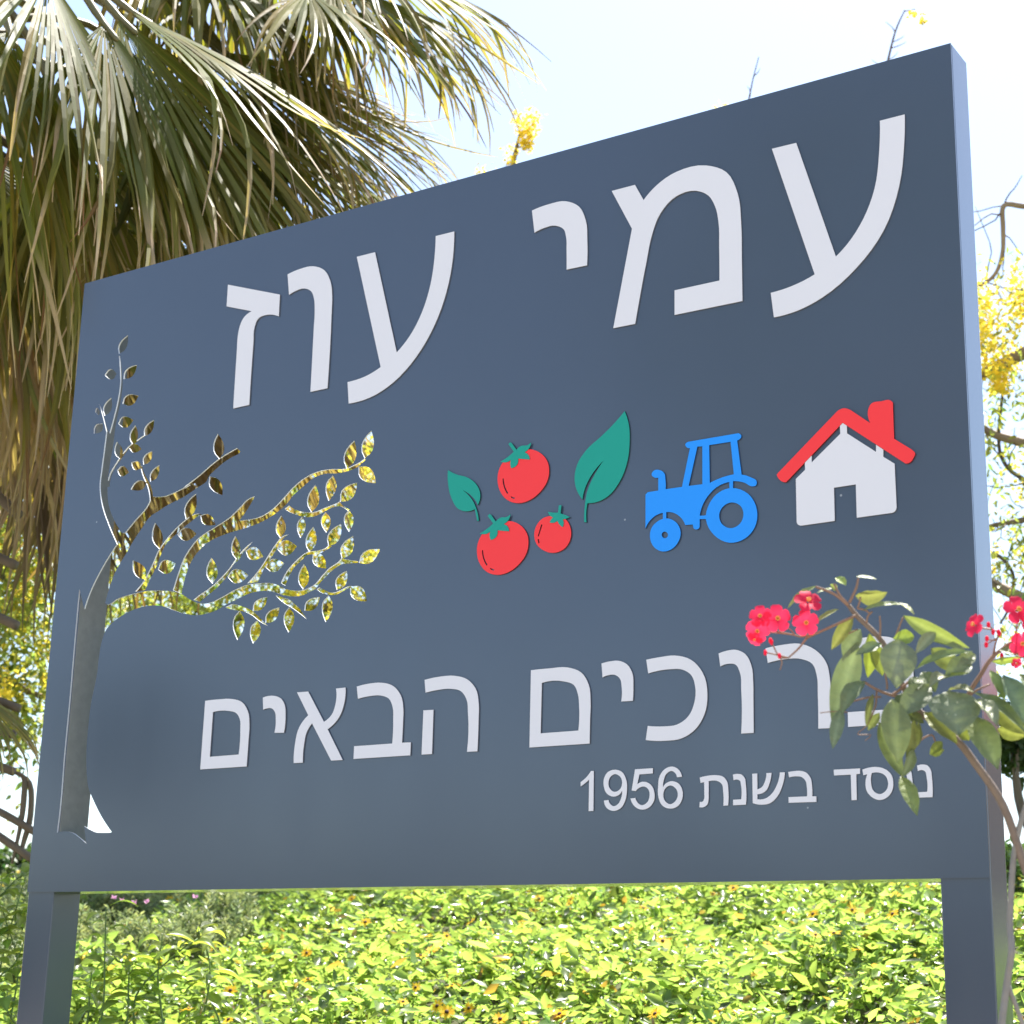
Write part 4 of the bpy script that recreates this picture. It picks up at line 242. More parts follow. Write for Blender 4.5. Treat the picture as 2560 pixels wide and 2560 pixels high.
'cut': '1077 1767 1087 1948 1096 2129 1103 2312 1108 2494 1111 2926 1103 3361 1091 3798 1085 4237 1086 4637 1090 5038 1094 5440 1096 5845 1094 6478 1087 7116 1081 7758 1079 8403 1080 8646 1081 8890 1083 9134 1086 9378 1392 8713 1429 8839 1472 8963 1519 9086 1570 9207 1650 9369 1739 9527 1835 9682 1935 9835 2017 9955 2102 10073 2191 10190 2282 10305 2355 10394 2431 10483 2508 10571 2586 10657 2602 10663 2492 10819 2385 10976 2281 11134 2181 11294 2079 11461 1980 11629 1887 11798 1805 11968 1760 12076 1718 12184 1681 12292 1649 12400 1631 12474 1614 12547 1601 12620 1590 12693 1581 12833 1585 12971 1595 13107 1603 13244 1611 13408 1621 13571 1632 13735 1641 13899 1649 14054 1657 14210 1664 14366 1670 14523 1642 14589 1615 14654 1587 14720 1559 14786 1519 14881 1479 14976 1438 15070 1395 15165 1350 15261 1304 15358 1256 15454 1207 15551 1271 15462 1332 15373 1388 15283 1439 15193 1484 15099 1522 15004 1559 14909 1602 14814 1652 14721 1706 14629 1763 14537 1824 14446 1856 14559 1886 14672 1916 14785 1944 14900 1982 15059 2019 15219 2052 15381 2078 15545 2096 15682 2110 15821 2118 15961 2116 16104 2108 16212 2093 16321 2075 16430 2057 16540 2034 16669 2008 16799 1980 16929 1950 17059 1998 17050 2036 16919 2073 16787 2107 16656 2138 16526 2164 16415 2189 16304 2211 16194 2226 16085 2235 15950 2234 15818 2227 15687 2217 15557 2202 15427 2181 15299 2158 15171 2137 15043 2119 14932 2102 14822 2085 14711 2072 14599 2062 14452 2058 14305 2055 14157 2048 14010 2030 13839 2007 13670 1983 13500 1966 13330 1956 13202 1948 13074 1943 12945 1943 12816 1946 12715 1952 12614 1961 12513 1975 12411 1990 12319 2009 12227 2032 12135 2063 12043 2104 11944 2154 11845 2209 11746 2267 11649 2323 11562 2381 11476 2443 11391 2509 11307 2575 11229 2644 11152 2716 11076 2792 11002 2909 10988 3014 11083 3120 11177 3227 11270 3335 11363 3446 11447 3561 11528 3670 11613 3762 11709 3797 11756 3829 11805 3858 11855 3884 11907 3876 11957 3867 12008 3856 12059 3842 12110 3816 12190 3785 12271 3749 12351 3709 12431 3659 12515 3602 12598 3544 12682 3493 12766 3451 12847 3413 12929 3379 13011 3349 13093 3427 13115 3448 13052 3474 12988 3503 12925 3536 12862 3587 12785 3645 12709 3706 12634 3762 12559 3806 12495 3849 12430 3889 12366 3924 12300 3954 12231 3979 12161 3998 12092 4012 12023 4121 11999 4230 11982 4338 11970 4444 11965 4571 11970 4692 11986 4811 12009 4928 12032 5140 12082 5385 12148 5554 12194 5537 12186 5486 12169 5434 12152 5380 12136 5326 12122 5288 12134 5464 12224 5724 12344 5940 12449 6091 12536 6240 12624 6390 12711 6547 12790 6666 12842 6787 12891 6911 12937 7036 12980 7127 13009 7218 13037 7310 13064 7403 13089 7548 12962 7483 12886 7394 12869 7306 12849 7220 12826 7136 12801 6984 12744 6841 12677 6704 12602 6572 12523 6507 12486 6443 12448 6383 12408 6332 12360 6311 12325 6294 12288 6277 12251 6254 12217 6182 12162 6090 12124 5991 12091 5894 12057 5748 11995 5601 11934 5451 11876 5297 11822 5147 11781 4992 11745 4837 11709 4686 11666 4574 11627 4465 11585 4356 11541 4246 11498 4186 11477 4125 11457 4065 11435 4008 11410 3891 11332 3796 11236 3710 11134 3623 11032 3540 10944 3459 10855 3381 10764 3305 10672 3241 10587 3180 10501 3119 10415 3056 10329 2994 10250 2930 10171 2866 10093 2804 10012 2755 9946 2707 9879 2661 9811 2619 9741 2578 9661 2541 9579 2508 9495 2477 9412 2423 9260 2377 9107 2336 8952 2303 8795 2338 8781 2373 8770 2409 8761 2446 8754 2543 8760 2627 8795 2707 8841 2792 8877 2961 8914 3137 8940 3316 8959 3495 8975 3635 8988 3774 8999 3915 9006 4057 9008 4197 9003 4338 8992 4479 8978 4620 8962 4752 8946 4884 8929 5016 8908 5146 8881 5250 8855 5353 8826 5454 8793 5552 8754 5640 8709 5724 8659 5807 8608 5893 8561 5996 8511 6099 8463 6205 8422 6313 8391 6424 8373 6534 8366 6642 8366 6748 8373 6876 8392 6997 8424 7115 8462 7232 8500 7344 8537 7453 8578 7563 8618 7676 8654 7815 8692 7956 8726 8100 8752 8249 8768 8354 8771 8460 8769 8567 8763 8673 8756 8767 8751 8861 8745 8955 8736 9048 8721 9114 8707 9179 8691 9243 8673 9306 8651 9390 8616 9470 8573 9550 8531 9632 8494 9726 8461 9821 8434 9917 8411 10013 8393 10068 8384 10123 8377 10177 8372 10231 8370 10310 8374 10387 8385 10462 8400 10535 8418 10582 8430 10628 8444 10672 8459 10715 8477 10789 8521 10853 8576 10912 8635 10974 8691 11044 8752 11113 8813 11185 8872 11262 8926 11349 8969 11444 9003 11536 9041 11613 9092 11636 9115 11658 9139 11678 9165 11697 9191 11791 9120 12304 9001 12292 8959 11739 8988 11663 8967 11588 8942 11515 8913 11446 8881 11368 8837 11296 8788 11226 8736 11157 8683 11098 8640 11039 8595 10981 8550 10926 8503 10892 8466 10859 8428 10825 8391 10784 8360 10736 8339 10683 8324 10628 8312 10574 8298 10515 8278 10457 8258 10397 8239 10334 8226 10260 8217 10183 8214 10105 8216 10026 8221 9931 8232 9837 8250 9742 8272 9647 8296 9542 8329 9438 8367 9334 8405 9228 8438 9157 8458 9084 8476 9012 8493 8939 8505 8866 8514 8794 8520 8722 8522 8651 8523 8554 8520 8458 8513 8363 8502 8269 8488 8148 8464 8029 8432 7913 8397 7796 8363 7684 8332 7572 8300 7461 8267 7351 8233 7249 8196 7149 8156 7047 8119 6940 8090 6876 8078 6811 8068 6745 8060 6679 8052 6581 8043 6482 8036 6382 8033 6280 8036 6170 8046 6059 8063 5948 8084 5837 8109 5704 8144 5573 8185 5442 8230 5311 8275 5187 8320 5064 8369 4939 8415 4812 8452 4707 8476 4601 8495 4495 8509 4389 8520 4265 8528 4142 8529 4020 8525 3900 8517 3766 8503 3634 8482 3506 8456 3380 8426 3273 8395 3169 8361 3068 8324 2969 8283 2889 8248 2810 8212 2735 8173 2664 8129 2610 8092 2558 8052 2510 8010 2467 7965 2430 7915 2398 7863 2371 7809 2350 7753 2332 7698 2315 7642 2300 7586 2286 7529 2267 7428 2254 7325 2244 7221 2235 7117 2228 6988 2226 6858 2225 6729 2218 6600 2188 6360 2143 6124 2097 5887 2063 5649 2047 5443 2037 5236 2032 5028 2031 4821 2032 4614 2036 4408 2047 4201 2066 3995 2083 3868 2102 3741 2124 3614 2152 3487 2175 3388 2199 3288 2228 3189 2268 3091 2324 2988 2392 2888 2465 2789 2539 2691 2636 2561 2737 2433 2842 2307 2952 2183 3065 2064 3182 1948 3303 1835 3428 1725 3357 1705 3281 1705 3205 1706 3129 1708 3052 1711 2986 1713 2920 1715 2854 1719 2788 1727 2730 1741 2673 1757 2617 1776 2561 1795 2475 1826 2390 1860 2307 1896 2225 1935 2388 1410 2319 1454 2248 1496 2175 1537 2102 1577 2011 1627 1919 1677 1824 1722 1722 1758 1644 1776 1564 1791 1483 1800 1402 1804 1318 1803 1235 1796 1155 1784|7356 8170 7612 8232 7661 8226 7711 8219 7761 8210 7810 8200 7903 8175 7995 8145 8086 8112 8176 8076 8253 8044 8330 8011 8404 7975 8476 7935 8539 7893 8599 7847 8656 7800 8714 7752 8806 7678 8896 7602 8984 7526 9070 7449 8981 7490 8894 7533 8808 7580 8724 7629 8656 7674 8590 7722 8524 7770 8454 7814 8367 7861 8276 7903 8183 7941 8088 7973 8006 7994 7924 8010 7841 8025 7759 8043 7657 8071 7556 8101 7456 8134|9284 8334 9353 8317 9421 8299 9489 8279 9556 8257 9622 8235 9688 8212 9752 8186 9813 8157 9874 8122 9931 8083 9987 8041 10042 8000 10093 7963 10144 7926 10193 7888 10238 7847 10275 7809 10308 7769 10340 7729 10372 7689 10414 7640 10456 7591 10498 7541 10539 7492 10468 7545 10396 7598 10323 7650 10249 7701 10185 7745 10121 7788 10056 7831 9990 7872 9910 7917 9828 7960 9746 8004 9666 8050 9565 8116 9468 8186 9374 8258|10831 8343 10934 8393 10988 8365 11042 8337 11098 8311 11153 8285 11214 8256 11275 8226 11337 8202 11401 8187 11439 8185 11477 8187 11514 8191 11550 8196 11611 8207 11670 8222 11727 8239 11786 8255 11843 8272 11900 8292 11958 8307 12020 8314 12049 8313 12079 8311 12109 8307 12139 8301 12112 8268 12074 8265 12037 8261 12001 8255 11965 8248 11904 8231 11846 8209 11790 8186 11732 8165 11689 8149 11646 8134 11602 8120 11556 8111 11497 8110 11436 8115 11375 8125 11314 8136 11251 8150 11189 8167 11128 8187 11067 8210 11005 8238 10945 8270 10886 8305|9478 8670 9513 8753 9555 8833 9603 8910 9658 8983 9722 9054 9794 9121 9871 9185 9950 9246 10020 9297 10092 9346 10167 9392 10247 9433 10291 9452 10335 9470 10381 9485 10428 9498 10517 9505 10611 9500 10706 9491 10798 9491 10878 9496 10958 9501 11034 9514 11100 9541 11125 9557 11147 9575 11168 9595 11186 9616 11312 9552 11261 9529 11210 9507 11158 9487 11105 9467 11033 9439 10961 9412 10886 9390 10805 9380 10752 9383 10698 9391 10643 9400 10589 9405 10542 9408 10494 9410 10448 9408 10404 9402 10343 9377 10293 9339 10247 9295 10198 9254 10138 9216 10076 9179 10016 9140 9961 9097 9921 9055 9884 9010 9851 8963 9819 8916 9770 8835 9726 8752 9688 8665 9657 8577|8163 8799 8222 8841 8279 8884 8335 8928 8390 8974 8468 9043 8544 9116 8616 9190 8686 9265 8762 9355 8834 9447 8904 9540 8976 9631 9032 9700 9088 9770 9147 9838 9209 9903 9250 9945 9291 9987 9335 10025 9387 10056 9451 10080 9520 10097 9592 10107 9667 10109 9618 10091 9571 10070 9526 10046 9485 10019 9443 9984 9406 9945 9372 9904 9339 9863 9309 9823 9281 9782 9254 9742 9225 9702 9169 9632 9111 9564 9051 9497 8992 9430 8947 9379 8902 9329 8858 9278 8817 9225 8779 9163 8745 9098 8713 9032 8679 8967 8655 8926 8630 8885 8605 8844 8580 8804|6049 8519 6108 8552 6168 8585 6228 8616 6289 8647 6392 8695 6498 8739 6604 8783 6705 8832 6804 8887 6899 8946 6991 9007 7081 9070 7170 9133 7257 9199 7340 9266 7420 9336 7490 9408 7555 9484 7620 9560 7688 9634 7753 9698 7818 9762 7887 9823 7961 9880 8037 9930 8117 9976 8200 10018 8287 10056 8238 10015 8188 9973 8139 9932 8090 9890 8044 9852 7997 9814 7951 9776 7908 9735 7871 9689 7839 9639 7804 9592 7761 9550 7724 9527 7683 9508 7642 9489 7605 9467 7549 9410 7509 9343 7473 9274 7431 9208 7376 9142 7318 9078 7256 9016 7190 8957 7118 8898 7042 8842 6962 8789 6880 8738 6803 8693 6723 8652 6643 8611 6564 8568 6508 8536 6452 8504 6397 8472 6342 8439|5177 8916 5202 8997 5228 9078 5254 9159 5281 9240 5307 9315 5333 9389 5360 9464 5388 9538 5419 9619 5451 9701 5486 9781 5527 9858 5580 9939 5639 10017 5702 10093 5770 10166 5841 10240 5916 10311 5996 10378 6083 10439 6182 10492 6287 10537 6396 10578 6505 10620 6610 10659 6716 10696 6822 10734 6927 10773 7017 10808 7107 10843 7194 10880 7279 10921 7378 10978 7472 11040 7563 11104 7654 11168 7736 11230 7815 11296 7899 11357 7995 11404 8056 11424 8119 11439 8185 11451 8252 11459 8218 11402 8183 11346 8146 11290 8107 11236 8059 11170 8008 11106 7955 11043 7900 10981 7849 10929 7797 10878 7743 10828 7688 10779 7771 10772 7853 10767 7935 10764 8017 10762 8143 10761 8269 10764 8391 10772 8509 10789 8636 10821 8756 10863 8869 10912 8978 10966 9080 11026 9174 11092 9265 11162 9356 11232 9450 11306 9541 11382 9633 11458 9730 11528 9829 11591 9930 11650 10036 11705 10147 11753 10256 11793 10369 11828 10486 11856 10607 11876 10729 11887 10855 11890 10982 11888 11109 11882 11244 11867 11381 11844 11516 11824 11648 11819 11745 11828 11840 11844 11932 11865 12022 11889 12079 11905 12136 11922 12191 11942 12243 11964 12272 11978 12299 11993 12326 12009 12352 12026 12393 11973 12357 11951 12320 11930 12284 11908 12248 11886 12212 11864 12177 11841 12141 11819 12103 11799 12034 11775 11960 11758 11883 11745 11805 11734 11703 11723 11600 11717 11494 11715 11388 11717 11263 11729 11136 11749 11009 11768 10885 11773 10774 11765 10667 11748 10563 11724 10464 11693 10373 11653 10289 11606 10207 11555 10126 11504 10029 11449 9933 11393 9838 11335 9749 11273 9673 11206 9603 11134 9533 11062 9453 10998 9382 10952 9306 10910 9228 10871 9148 10833 9055 10790 8959 10750 8861 10713 8760 10678 8683 10654 8605 10632 8525 10611 8445 10592 8289 10561 8129 10537 7966 10516 7802 10498 7731 10491 7660 10484 7588 10478 7517 10470 7418 10458 7320 10445 7223 10430 7125 10414 7043 10400 6960 10386 6878 10370 6798 10352 6696 10325 6596 10294 6500 10259 6408 10219 6321 10171 6240 10118 6164 10060 6092 9999 6023 9934 5959 9865 5901 9793 5848 9718 5815 9665 5786 9611 5759 9555 5733 9499 5702 9420 5675 9340 5651 9258 5629 9176 5604 9074 5583 8971 5565 8867 5551 8762|9441 10905 9612 10992 9670 10948 9732 10907 9795 10869 9860 10834 9948 10794 10038 10760 10130 10732 10221 10708 10310 10689 10399 10674 10487 10665 10574 10662 10673 10671 10768 10691 10861 10715 10954 10736 11077 10759 11200 10782 11322 10804 11445 10825 11499 10864 11531 10827 11566 10790 11602 10756 11641 10722 11700 10677 11762 10636 11828 10599 11896 10566 11842 10527 11787 10570 11729 10610 11669 10647 11606 10681 11586 10690 11567 10699 11547 10707 11528 10716 11460 10720 11393 10720 11327 10717 11262 10711 11184 10696 11109 10674 11036 10650 10962 10627 10878 10600 10796 10572 10711 10547 10622 10532 10537 10528 10449 10530 10361 10538 10272 10552 10181 10574 10090 10603 10001 10636 9912 10671 9791 10722 9671 10778 9555 10839|3560 9034 3650 9097 3734 9165 3811 9237 3882 9313 3933 9377 3979 9444 4022 9513 4065 9581 4111 9654 4157 9727 4201 9801 4244 9875 4287 9962 4326 10050 4367 10138 4417 10222 4479 10304 4549 10381 4623 10456 4699 10529 4782 10607 4868 10683 4958 10757 5051 10827 5143 10892 5239 10953 5338 11012 5441 11066 5519 11108 5597 11149 5680 11184 5771 11207 5828 11214 5887 11218 5948 11218 6009 11215 6150 11158 6107 11152 6065 11146 6024 11137 5983 11127 5904 11099 5831 11062 5761 11021 5690 10982 5616 10946 5541 10911 5467 10875 5395 10836 5337 10802 5281 10766 5225 10730 5168 10695 5127 10670 5086 10646 5045 10622 5005 10597 4937 10555 4868 10513 4803 10469 4745 10419 4689 10352 4644 10279 4604 10203 4567 10126 4537 10058 4511 9989 4485 9919 4456 9851 4416 9769 4372 9689 4327 9610 4281 9531 4244 9470 4206 9409 4168 9348 4132 9286 4097 9225 4064 9164 4032 9102 4000 9040|2039 12608 2044 12707 2055 12803 2073 12897 2102 12986 2143 13067 2194 13144 2252 13219 2311 13295 2381 13382 2453 13467 2530 13549 2611 13629 2677 13692 2743 13755 2814 13811 2896 13859 2924 13872 2956 13884 2988 13897 3022 13910 3125 13954 3225 14000 3326 14044 3431 14083 3397 14122 3290 14084 3186 14041 3084 13997 2980 13955 2947 13945 2913 13934 2878 13923 2843 13909 2755 13861 2677 13803 2607 13740 2538 13678 2454 13599 2373 13517 2297 13432 2224 13345 2162 13271 2101 13195 2044 13115 1998 13029 1964 12934 1942 12836 1929 12736 1921 12636|1948 17129 2019 17152 2136 17181 2228 17247 2281 17333 2309 17432 2309 17546 2296 17645 2283 17713 2215 17689 2120 17648 2018 17588 1943 17514 1893 17425 1882 17316 1918 17206 1934 17136|1900 16462 1845 16514 1758 16603 1666 16656 1584 16665 1510 16647 1443 16598 1394 16545 1362 16504 1418 16455 1498 16390 1594 16327 1682 16293 1762 16288 1831 16325 1874 16402 1904 16447|2264 16208 2350 16204 2487 16190 2608 16215 2692 16270 2752 16344 2788 16440 2804 16527 2810 16589 2728 16591 2612 16588 2482 16572 2377 16534 2295 16476 2250 16388 2255 16283 2252 16219|2304 15360 2394 15323 2535 15256 2670 15233 2775 15253 2861 15301 2927 15379 2969 15456 2994 15512 2909 15545 2785 15588 2643 15623 2520 15627 2417 15604 2343 15537 2317 15435 2294 15375|2189 14695 2264 14645 2381 14559 2502 14514 2603 14514 2693 14543 2769 14604 2824 14668 2858 14716 2786 14762 2680 14823 2555 14880 2442 14906 2342 14902 2260 14853 2215 14763 2182 14711|1531 15070 1598 15096 1708 15131 1786 15199 1824 15285 1834 15382 1815 15492 1786 15587 1761 15652 1699 15625 1612 15580 1522 15517 1461 15441 1427 15353 1435 15248 1489 15143 1517 15077|1284 15287 1251 15320 1198 15377 1151 15407 1119 15406 1095 15386 1082 15346 1076 15303 1074 15271 1106 15241 1151 15201 1202 15164 1242 15148 1273 15150 1290 15183 1288 15243 1289 15277|1454 14824 1385 14832 1271 14850 1180 14835 1125 14794 1095 14734 1089 14657 1098 14585 1107 14534 1174 14530 1267 14527 1367 14535 1442 14561 1493 14605 1508 14676 1480 14762 1467 14815|2408 13490 2439 13537 2497 13608 2511 13697 2483 13788 2428 13880 2343 13973 2260 14048 2200 14098 2172 14050 2138 13979 2113 13889 2117 13798 2149 13707 2223 13614 2330 13540 2393 13490|2921 13892 2974 13930 3065 13983 3118 14065 3129 14159 3111 14260 3064 14370 3011 14462 2971 14524 2922 14486 2855 14426 2791 14347 2756 14259 2749 14164 2785 14057 2863 13960 2906 13896|3421 14088 3491 14103 3606 14121 3698 14171 3755 14242 3788 14327 3797 14426 3791 14513 3783 14573 3717 14556 3623 14528 3521 14483 3443 14423 3390 14350 3372 14256 3398 14157 3409 14095|2763 13808 2807 13760 2873 13678 2958 13623 3044 13601 3132 13600 3220 13622 3291 13652 3339 13675 3295 13720 3228 13783 3144 13847 3059 13888 2972 13908 2884 13894 2811 13846 2763 13820|2322 13116 2360 13061 2416 12968 2492 12907 2573 12883 2657 12885 2744 12912 2815 12948 2862 12976 2824 13027 2767 13098 2692 13170 2614 13215 2533 13235 2447 13218 2373 13161 2324 13129|3385 13042 3371 13092 3355 13176 3308 13242 3240 13281 3159 13303 3063 13307 2980 13300 2922 13292 2938 13243 2966 13175 3009 13102 3066 13047 3136 13010 3225 13000 3319 13022 3378 13032|3480 13139 3546 13147 3654 13155 3741 13193 3793 13252 3823 13324 3829 13411 3822 13488 3813 13541 3750 13531 3661 13513 3566 13480 3494 13433 3444 13372 3429 13290 3456 13202 3468 13146|3847 12527 3914 12545 4024 12568 4112 12622 4164 12694 4193 12779 4198 12877 4190 12963 4181 13022 4117 13002 4027 12970 3930 12921 3858 12859 3808 12784 3794 12691 3822 12595 3835 12534|3671 12544 3591 12573 3464 12626 3339 12642 3237 12622 3151 12579 3081 12510 3034 12443 3006 12394 3085 12368 3199 12335 3330 12310 3445 12310 3544 12333 3619 12392 3653 12479 3679 12531|6720 12847 6768 12907 6854 12995 6888 13112 6870 13235 6817 13362 6728 13494 6638 13601 6572 13673 6528 13613 6472 13521 6424 13404 6413 13284 6436 13159 6512 13030 6632 12920 6702 12849|6348 12337 6347 12262 6333 12146 6377 12026 6464 11925 6579 11835 6723 11759 6853 11704 6944 11669 6942 11741 6931 11846 6899 11970 6838 12081 6748 12181 6615 12264 6459 12309 6363 12343|11714 11814 11789 11857 11914 11918 12002 12020 12040 12140 12047 12272 12019 12418 11979 12541 11947 12625 11876 12580 11778 12510 11677 12413 11611 12302 11576 12180 11592 12039 11660 11906 11696 11820|12361 12023 12432 12067 12552 12129 12632 12231 12664 12350 12664 12480 12630 12622 12585 12742 12550 12824 12483 12779 12390 12707 12296 12609 12237 12500 12209 12379 12231 12241 12304 12112 12344 12029|12133 11804 12144 11725 12150 11598 12211 11480 12309 11391 12431 11320 12578 11270 12709 11239 12800 11223 12787 11299 12760 11408 12710 11533 12634 11638 12534 11725 12395 11784 12242 11799 12146 11814|11210 11681 11148 11635 11044 11570 10978 11470 10960 11358 10971 11237 11015 11107 11067 11000 11106 10926 11164 10973 11241 11046 11319 11142 11363 11247 11378 11360 11347 11486 11270 11602 11226 11676|10485 10673 10551 10723 10664 10795 10732 10903 10750 11024 10733 11154 10681 11293 10621 11409 10575 11489 10513 11437 10429 11358 10347 11253 10301 11138 10288 11016 10328 10880 10417 10757 10467 10677|11546 10838 11640 10838 11792 10830 11923 10868 12013 10940 12075 11034 12108 11152 12120 11258 12123 11333 12033 11330 11905 11319 11763 11291 11649 11239 11563 11163 11519 11054 11530 10928 11531 10850|10994 10607 10953 10561 10880 10494 10848 10405 10858 10312 10896 10216 10963 10119 11031 10039 11081 9986 11118 10032 11167 10101 11209 10189 11223 10280 11209 10373 11154 10470 11062 10552 11009 10606|11851 10556 11809 10509 11735 10440 11701 10347 11708 10250 11742 10150 11805 10047 11870 9963 11917 9907 11956 9954 12006 10025 12051 10117 12067 10211 12057 10308 12005 10410 11917 10497 11866 10554|10127 10581 10082 10538 10005 10475 9963 10387 9959 10292 9981 10192 10029 10088 10081 10002 10121 9944 10162 9988 10217 10054 10269 10140 10294 10231 10294 10326 10256 10429 10182 10519 10140 10578|9356 10044 9406 10090 9492 10157 9538 10251 9538 10352 9509 10458 9448 10569 9384 10661 9336 10724 9289 10677 9228 10606 9171 10513 9145 10416 9149 10313 9198 10204 9288 10108 9340 10046|10491 9483 10552 9529 10655 9595 10719 9694 10736 9805 10724 9923 10678 10049 10626 10155 10585 10227 10528 10180 10450 10107 10374 10011 10330 9906 10317 9794 10350 9670 10430 9559 10474 9487|11192 9565 11278 9586 11418 9609 11529 9674 11594 9764 11629 9871 11633 9996 11621 10105 11607 10181 11526 10159 11411 10121 11288 10063 11197 9987 11135 9894 11119 9775 11159 9652 11177 9574|11711 9140 11793 9163 11929 9192 12033 9260 12091 9352 12118 9460 12114 9584 12094 9691 12075 9766 11997 9741 11888 9700 11771 9638 11686 9559 11632 9464 11625 9346 11672 9225 11694 9149|12334 8946 12427 8927 12574 8889 12715 8896 12825 8942 12915 9012 12984 9109 13029 9200 13055 9266 12966 9281 12837 9297 12688 9301 12561 9278 12452 9229 12375 9142 12347 9028 12323 8959|10615 9418 10615 9352 10606 9246 10646 9147 10723 9071 10824 9009 10951 8964 11064 8936 11144 8920 11141 8984 11130 9076 11100 9181 11044 9270 10964 9344 10847 9396 10712 9412 10628 9426|9256 9713 9331 9651 9446 9544 9572 9487 9685 9483 9789 9514 9883 9583 9955 9656 10001 9711 9929 9768 9822 9844 9693 9917 9573 9952 9462 9951 9362 9897 9297 9792 9252 9732|8839 9218 8914 9167 9030 9080 9155 9036 9265 9038 9365 9071 9456 9135 9523 9202 9566 9252 9493 9298 9386 9359 9258 9415 9140 9440 9031 9434 8936 9382 8876 9288 8834 9234|10336 8401 10388 8453 10478 8530 10525 8635 10525 8747 10494 8863 10431 8984 10364 9084 10313 9151 10265 9098 10202 9017 10142 8913 10116 8805 10120 8692 10172 8572 10266 8470 10320 8403|7683 9593 7723 9646 7794 9726 7822 9831 7809 9940 7767 10051 7696 10165 7624 10257 7571 10320 7535 10265 7488 10183 7448 10078 7438 9971 7455 9862 7516 9749 7612 9656 7668 9594|8022 9798 8062 9730 8119 9617 8210 9535 8315 9495 8430 9482 8555 9499 8659 9526 8731 9550 8690 9614 8626 9702 8539 9795 8443 9859 8336 9896 8214 9891 8100 9839 8027 9812|7373 9082 7451 9021 7569 8917 7703 8859 7828 8850 7946 8874 8059 8933 8145 8998 8202 9047 8126 9103 8015 9178 7879 9250 7749 9288 7624 9292 7509 9247 7426 9153 7370 9099|6795 8948 6845 9008 6935 9097 6972 9215 6957 9336 6908 9461 6821 9589 6734 9693 6669 9763 6623 9703 6563 9611 6511 9494 6496 9374 6516 9251 6590 9124 6707 9019 6777 8949|11579 8252 11652 8270 11773 8290 11866 8346 11917 8423 11942 8513 11939 8619 11921 8711 11905 8775 11836 8756 11738 8724 11634 8674 11559 8609 11511 8530 11504 8429 11545 8325 11565 8260|12048 8289 12059 8216 12066 8098 12124 7994 12216 7921 12331 7868 12470 7836 12592 7821 12678 7815 12664 7884 12638 7984 12590 8095 12518 8186 12423 8257 12293 8297 12150 8296 12060 8300|11276 8129 11221 8076 11125 8000 11070 7893 11060 7777 11080 7656 11131 7529 11187 7425 11230 7355 11282 7408 11351 7489 11418 7594 11454 7704 11460 7820 11421 7945 11339 8054 11292 8126|8464 7945 8544 7942 8672 7931 8786 7956 8867 8009 8927 8080 8965 8170 8983 8252 8992 8310 8916 8310 8807 8306 8685 8289 8584 8252 8506 8196 8459 8113 8459 8015 8453 7954|8984 7539 9065 7541 9195 7538 9307 7572 9384 7632 9437 7710 9466 7806 9476 7893 9480 7954 9402 7950 9293 7938 9171 7912 9074 7867 9000 7804 8962 7714 8971 7612 8971 7548|9838 7924 9788 7870 9701 7791 9657 7685 9660 7574 9694 7459 9760 7341 9829 7245 9880 7181 9926 7234 9987 7316 10043 7420 10066 7528 10059 7639 10005 7756 9910 7856 9855 7922|10434 7763 10514 7756 10642 7738 10756 7757 10839 7806 10900 7876 10939 7966 10959 8048 10968 8107 10892 8112 10782 8113 10659 8102 10558 8070 10478 8018 10431 7935 10429 7835 10422 7773|7930 8014 7870 7953 7767 7863 7711 7739 7708 7607 7740 7471 7808 7329 7880 7214 7934 7136 7989 7198 8063 7293 8132 7414 8164 7540 8163 7672 8109 7811 8007 7932 7948 8011|8651 7649 8588 7608 8481 7548 8415 7458 8397 7357 8409 7249 8455 7133 8509 7037 8549 6972 8608 7014 8687 7080 8765 7167 8811 7261 8825 7363 8792 7475 8712 7578 8667 7645|3971 9386 3975 9460 3993 9576 3951 9695 3863 9797 3744 9887 3592 9964 3454 10020 3356 10055 3356 9982 3365 9875 3395 9750 3459 9638 3552 9538 3691 9457 3855 9412 3955 9380|4483 9631 4572 9581 4712 9494 4849 9456 4960 9469 5054 9515 5130 9596 5182 9678 5213 9739 5128 9783 5004 9842 4860 9894 4734 9910 4625 9893 4541 9825 4504 9714 4474 9648|4471 10295 4508 10364 4577 10467 4591 10596 4554 10725 4482 10855 4375 10985 4270 11090 4194 11160 4161 11090 4121 10987 4094 10857 4102 10727 4145 10597 4239 10467 4373 10364 4453 10295|5497 11109 5581 11145 5721 11194 5826 11285 5881 11396 5904 11522 5893 11663 5867 11783 5844 11866 5764 11829 5652 11768 5534 11683 5450 11583 5399 11469 5397 11333 5452 11201 5480 11116|6080 11135 6107 11070 6140 10965 6215 10877 6314 10820 6427 10784 6555 10769 6666 10768 6743 10770 6715 10832 6669 10919 6600 11014 6516 11089 6416 11143 6293 11167 6168 11151 6088 11146|5191 10644 5264 10584 5374 10481 5502 10420 5621 10407 5736 10426 5845 10478 5929 10536 5985 10581 5914 10637 5809 10712 5680 10786 5556 10827 5437 10836 5325 10796 5244 10710 5188 10661'}
def loops(key):
    """each shape: list of (loop, is_hole); '+' starts a second solid piece"""
    out = []
    for shp in DATA[key].split('|'):
        L_ = []
        for lp in shp.split('/'):
            solid = lp.startswith('+'); q = np.array(lp.lstrip('+').split(), dtype=float).reshape(-1, 2) / 1e4
            L_.append((q, not solid and bool(L_)))
        out.append(L_)
    return out
def inside(P, q):
    x, y = P[:, 0], P[:, 1]; r = np.zeros(len(P), bool); a = q; b = np.roll(q, -1, 0)
    for (x0, y0), (x1, y1) in zip(a, b):
        if y0 == y1: continue
        k = ((y0 > y) != (y1 > y)) & (x < (x1 - x0) * (y - y0) / (y1 - y0) + x0); r ^= k
    return r
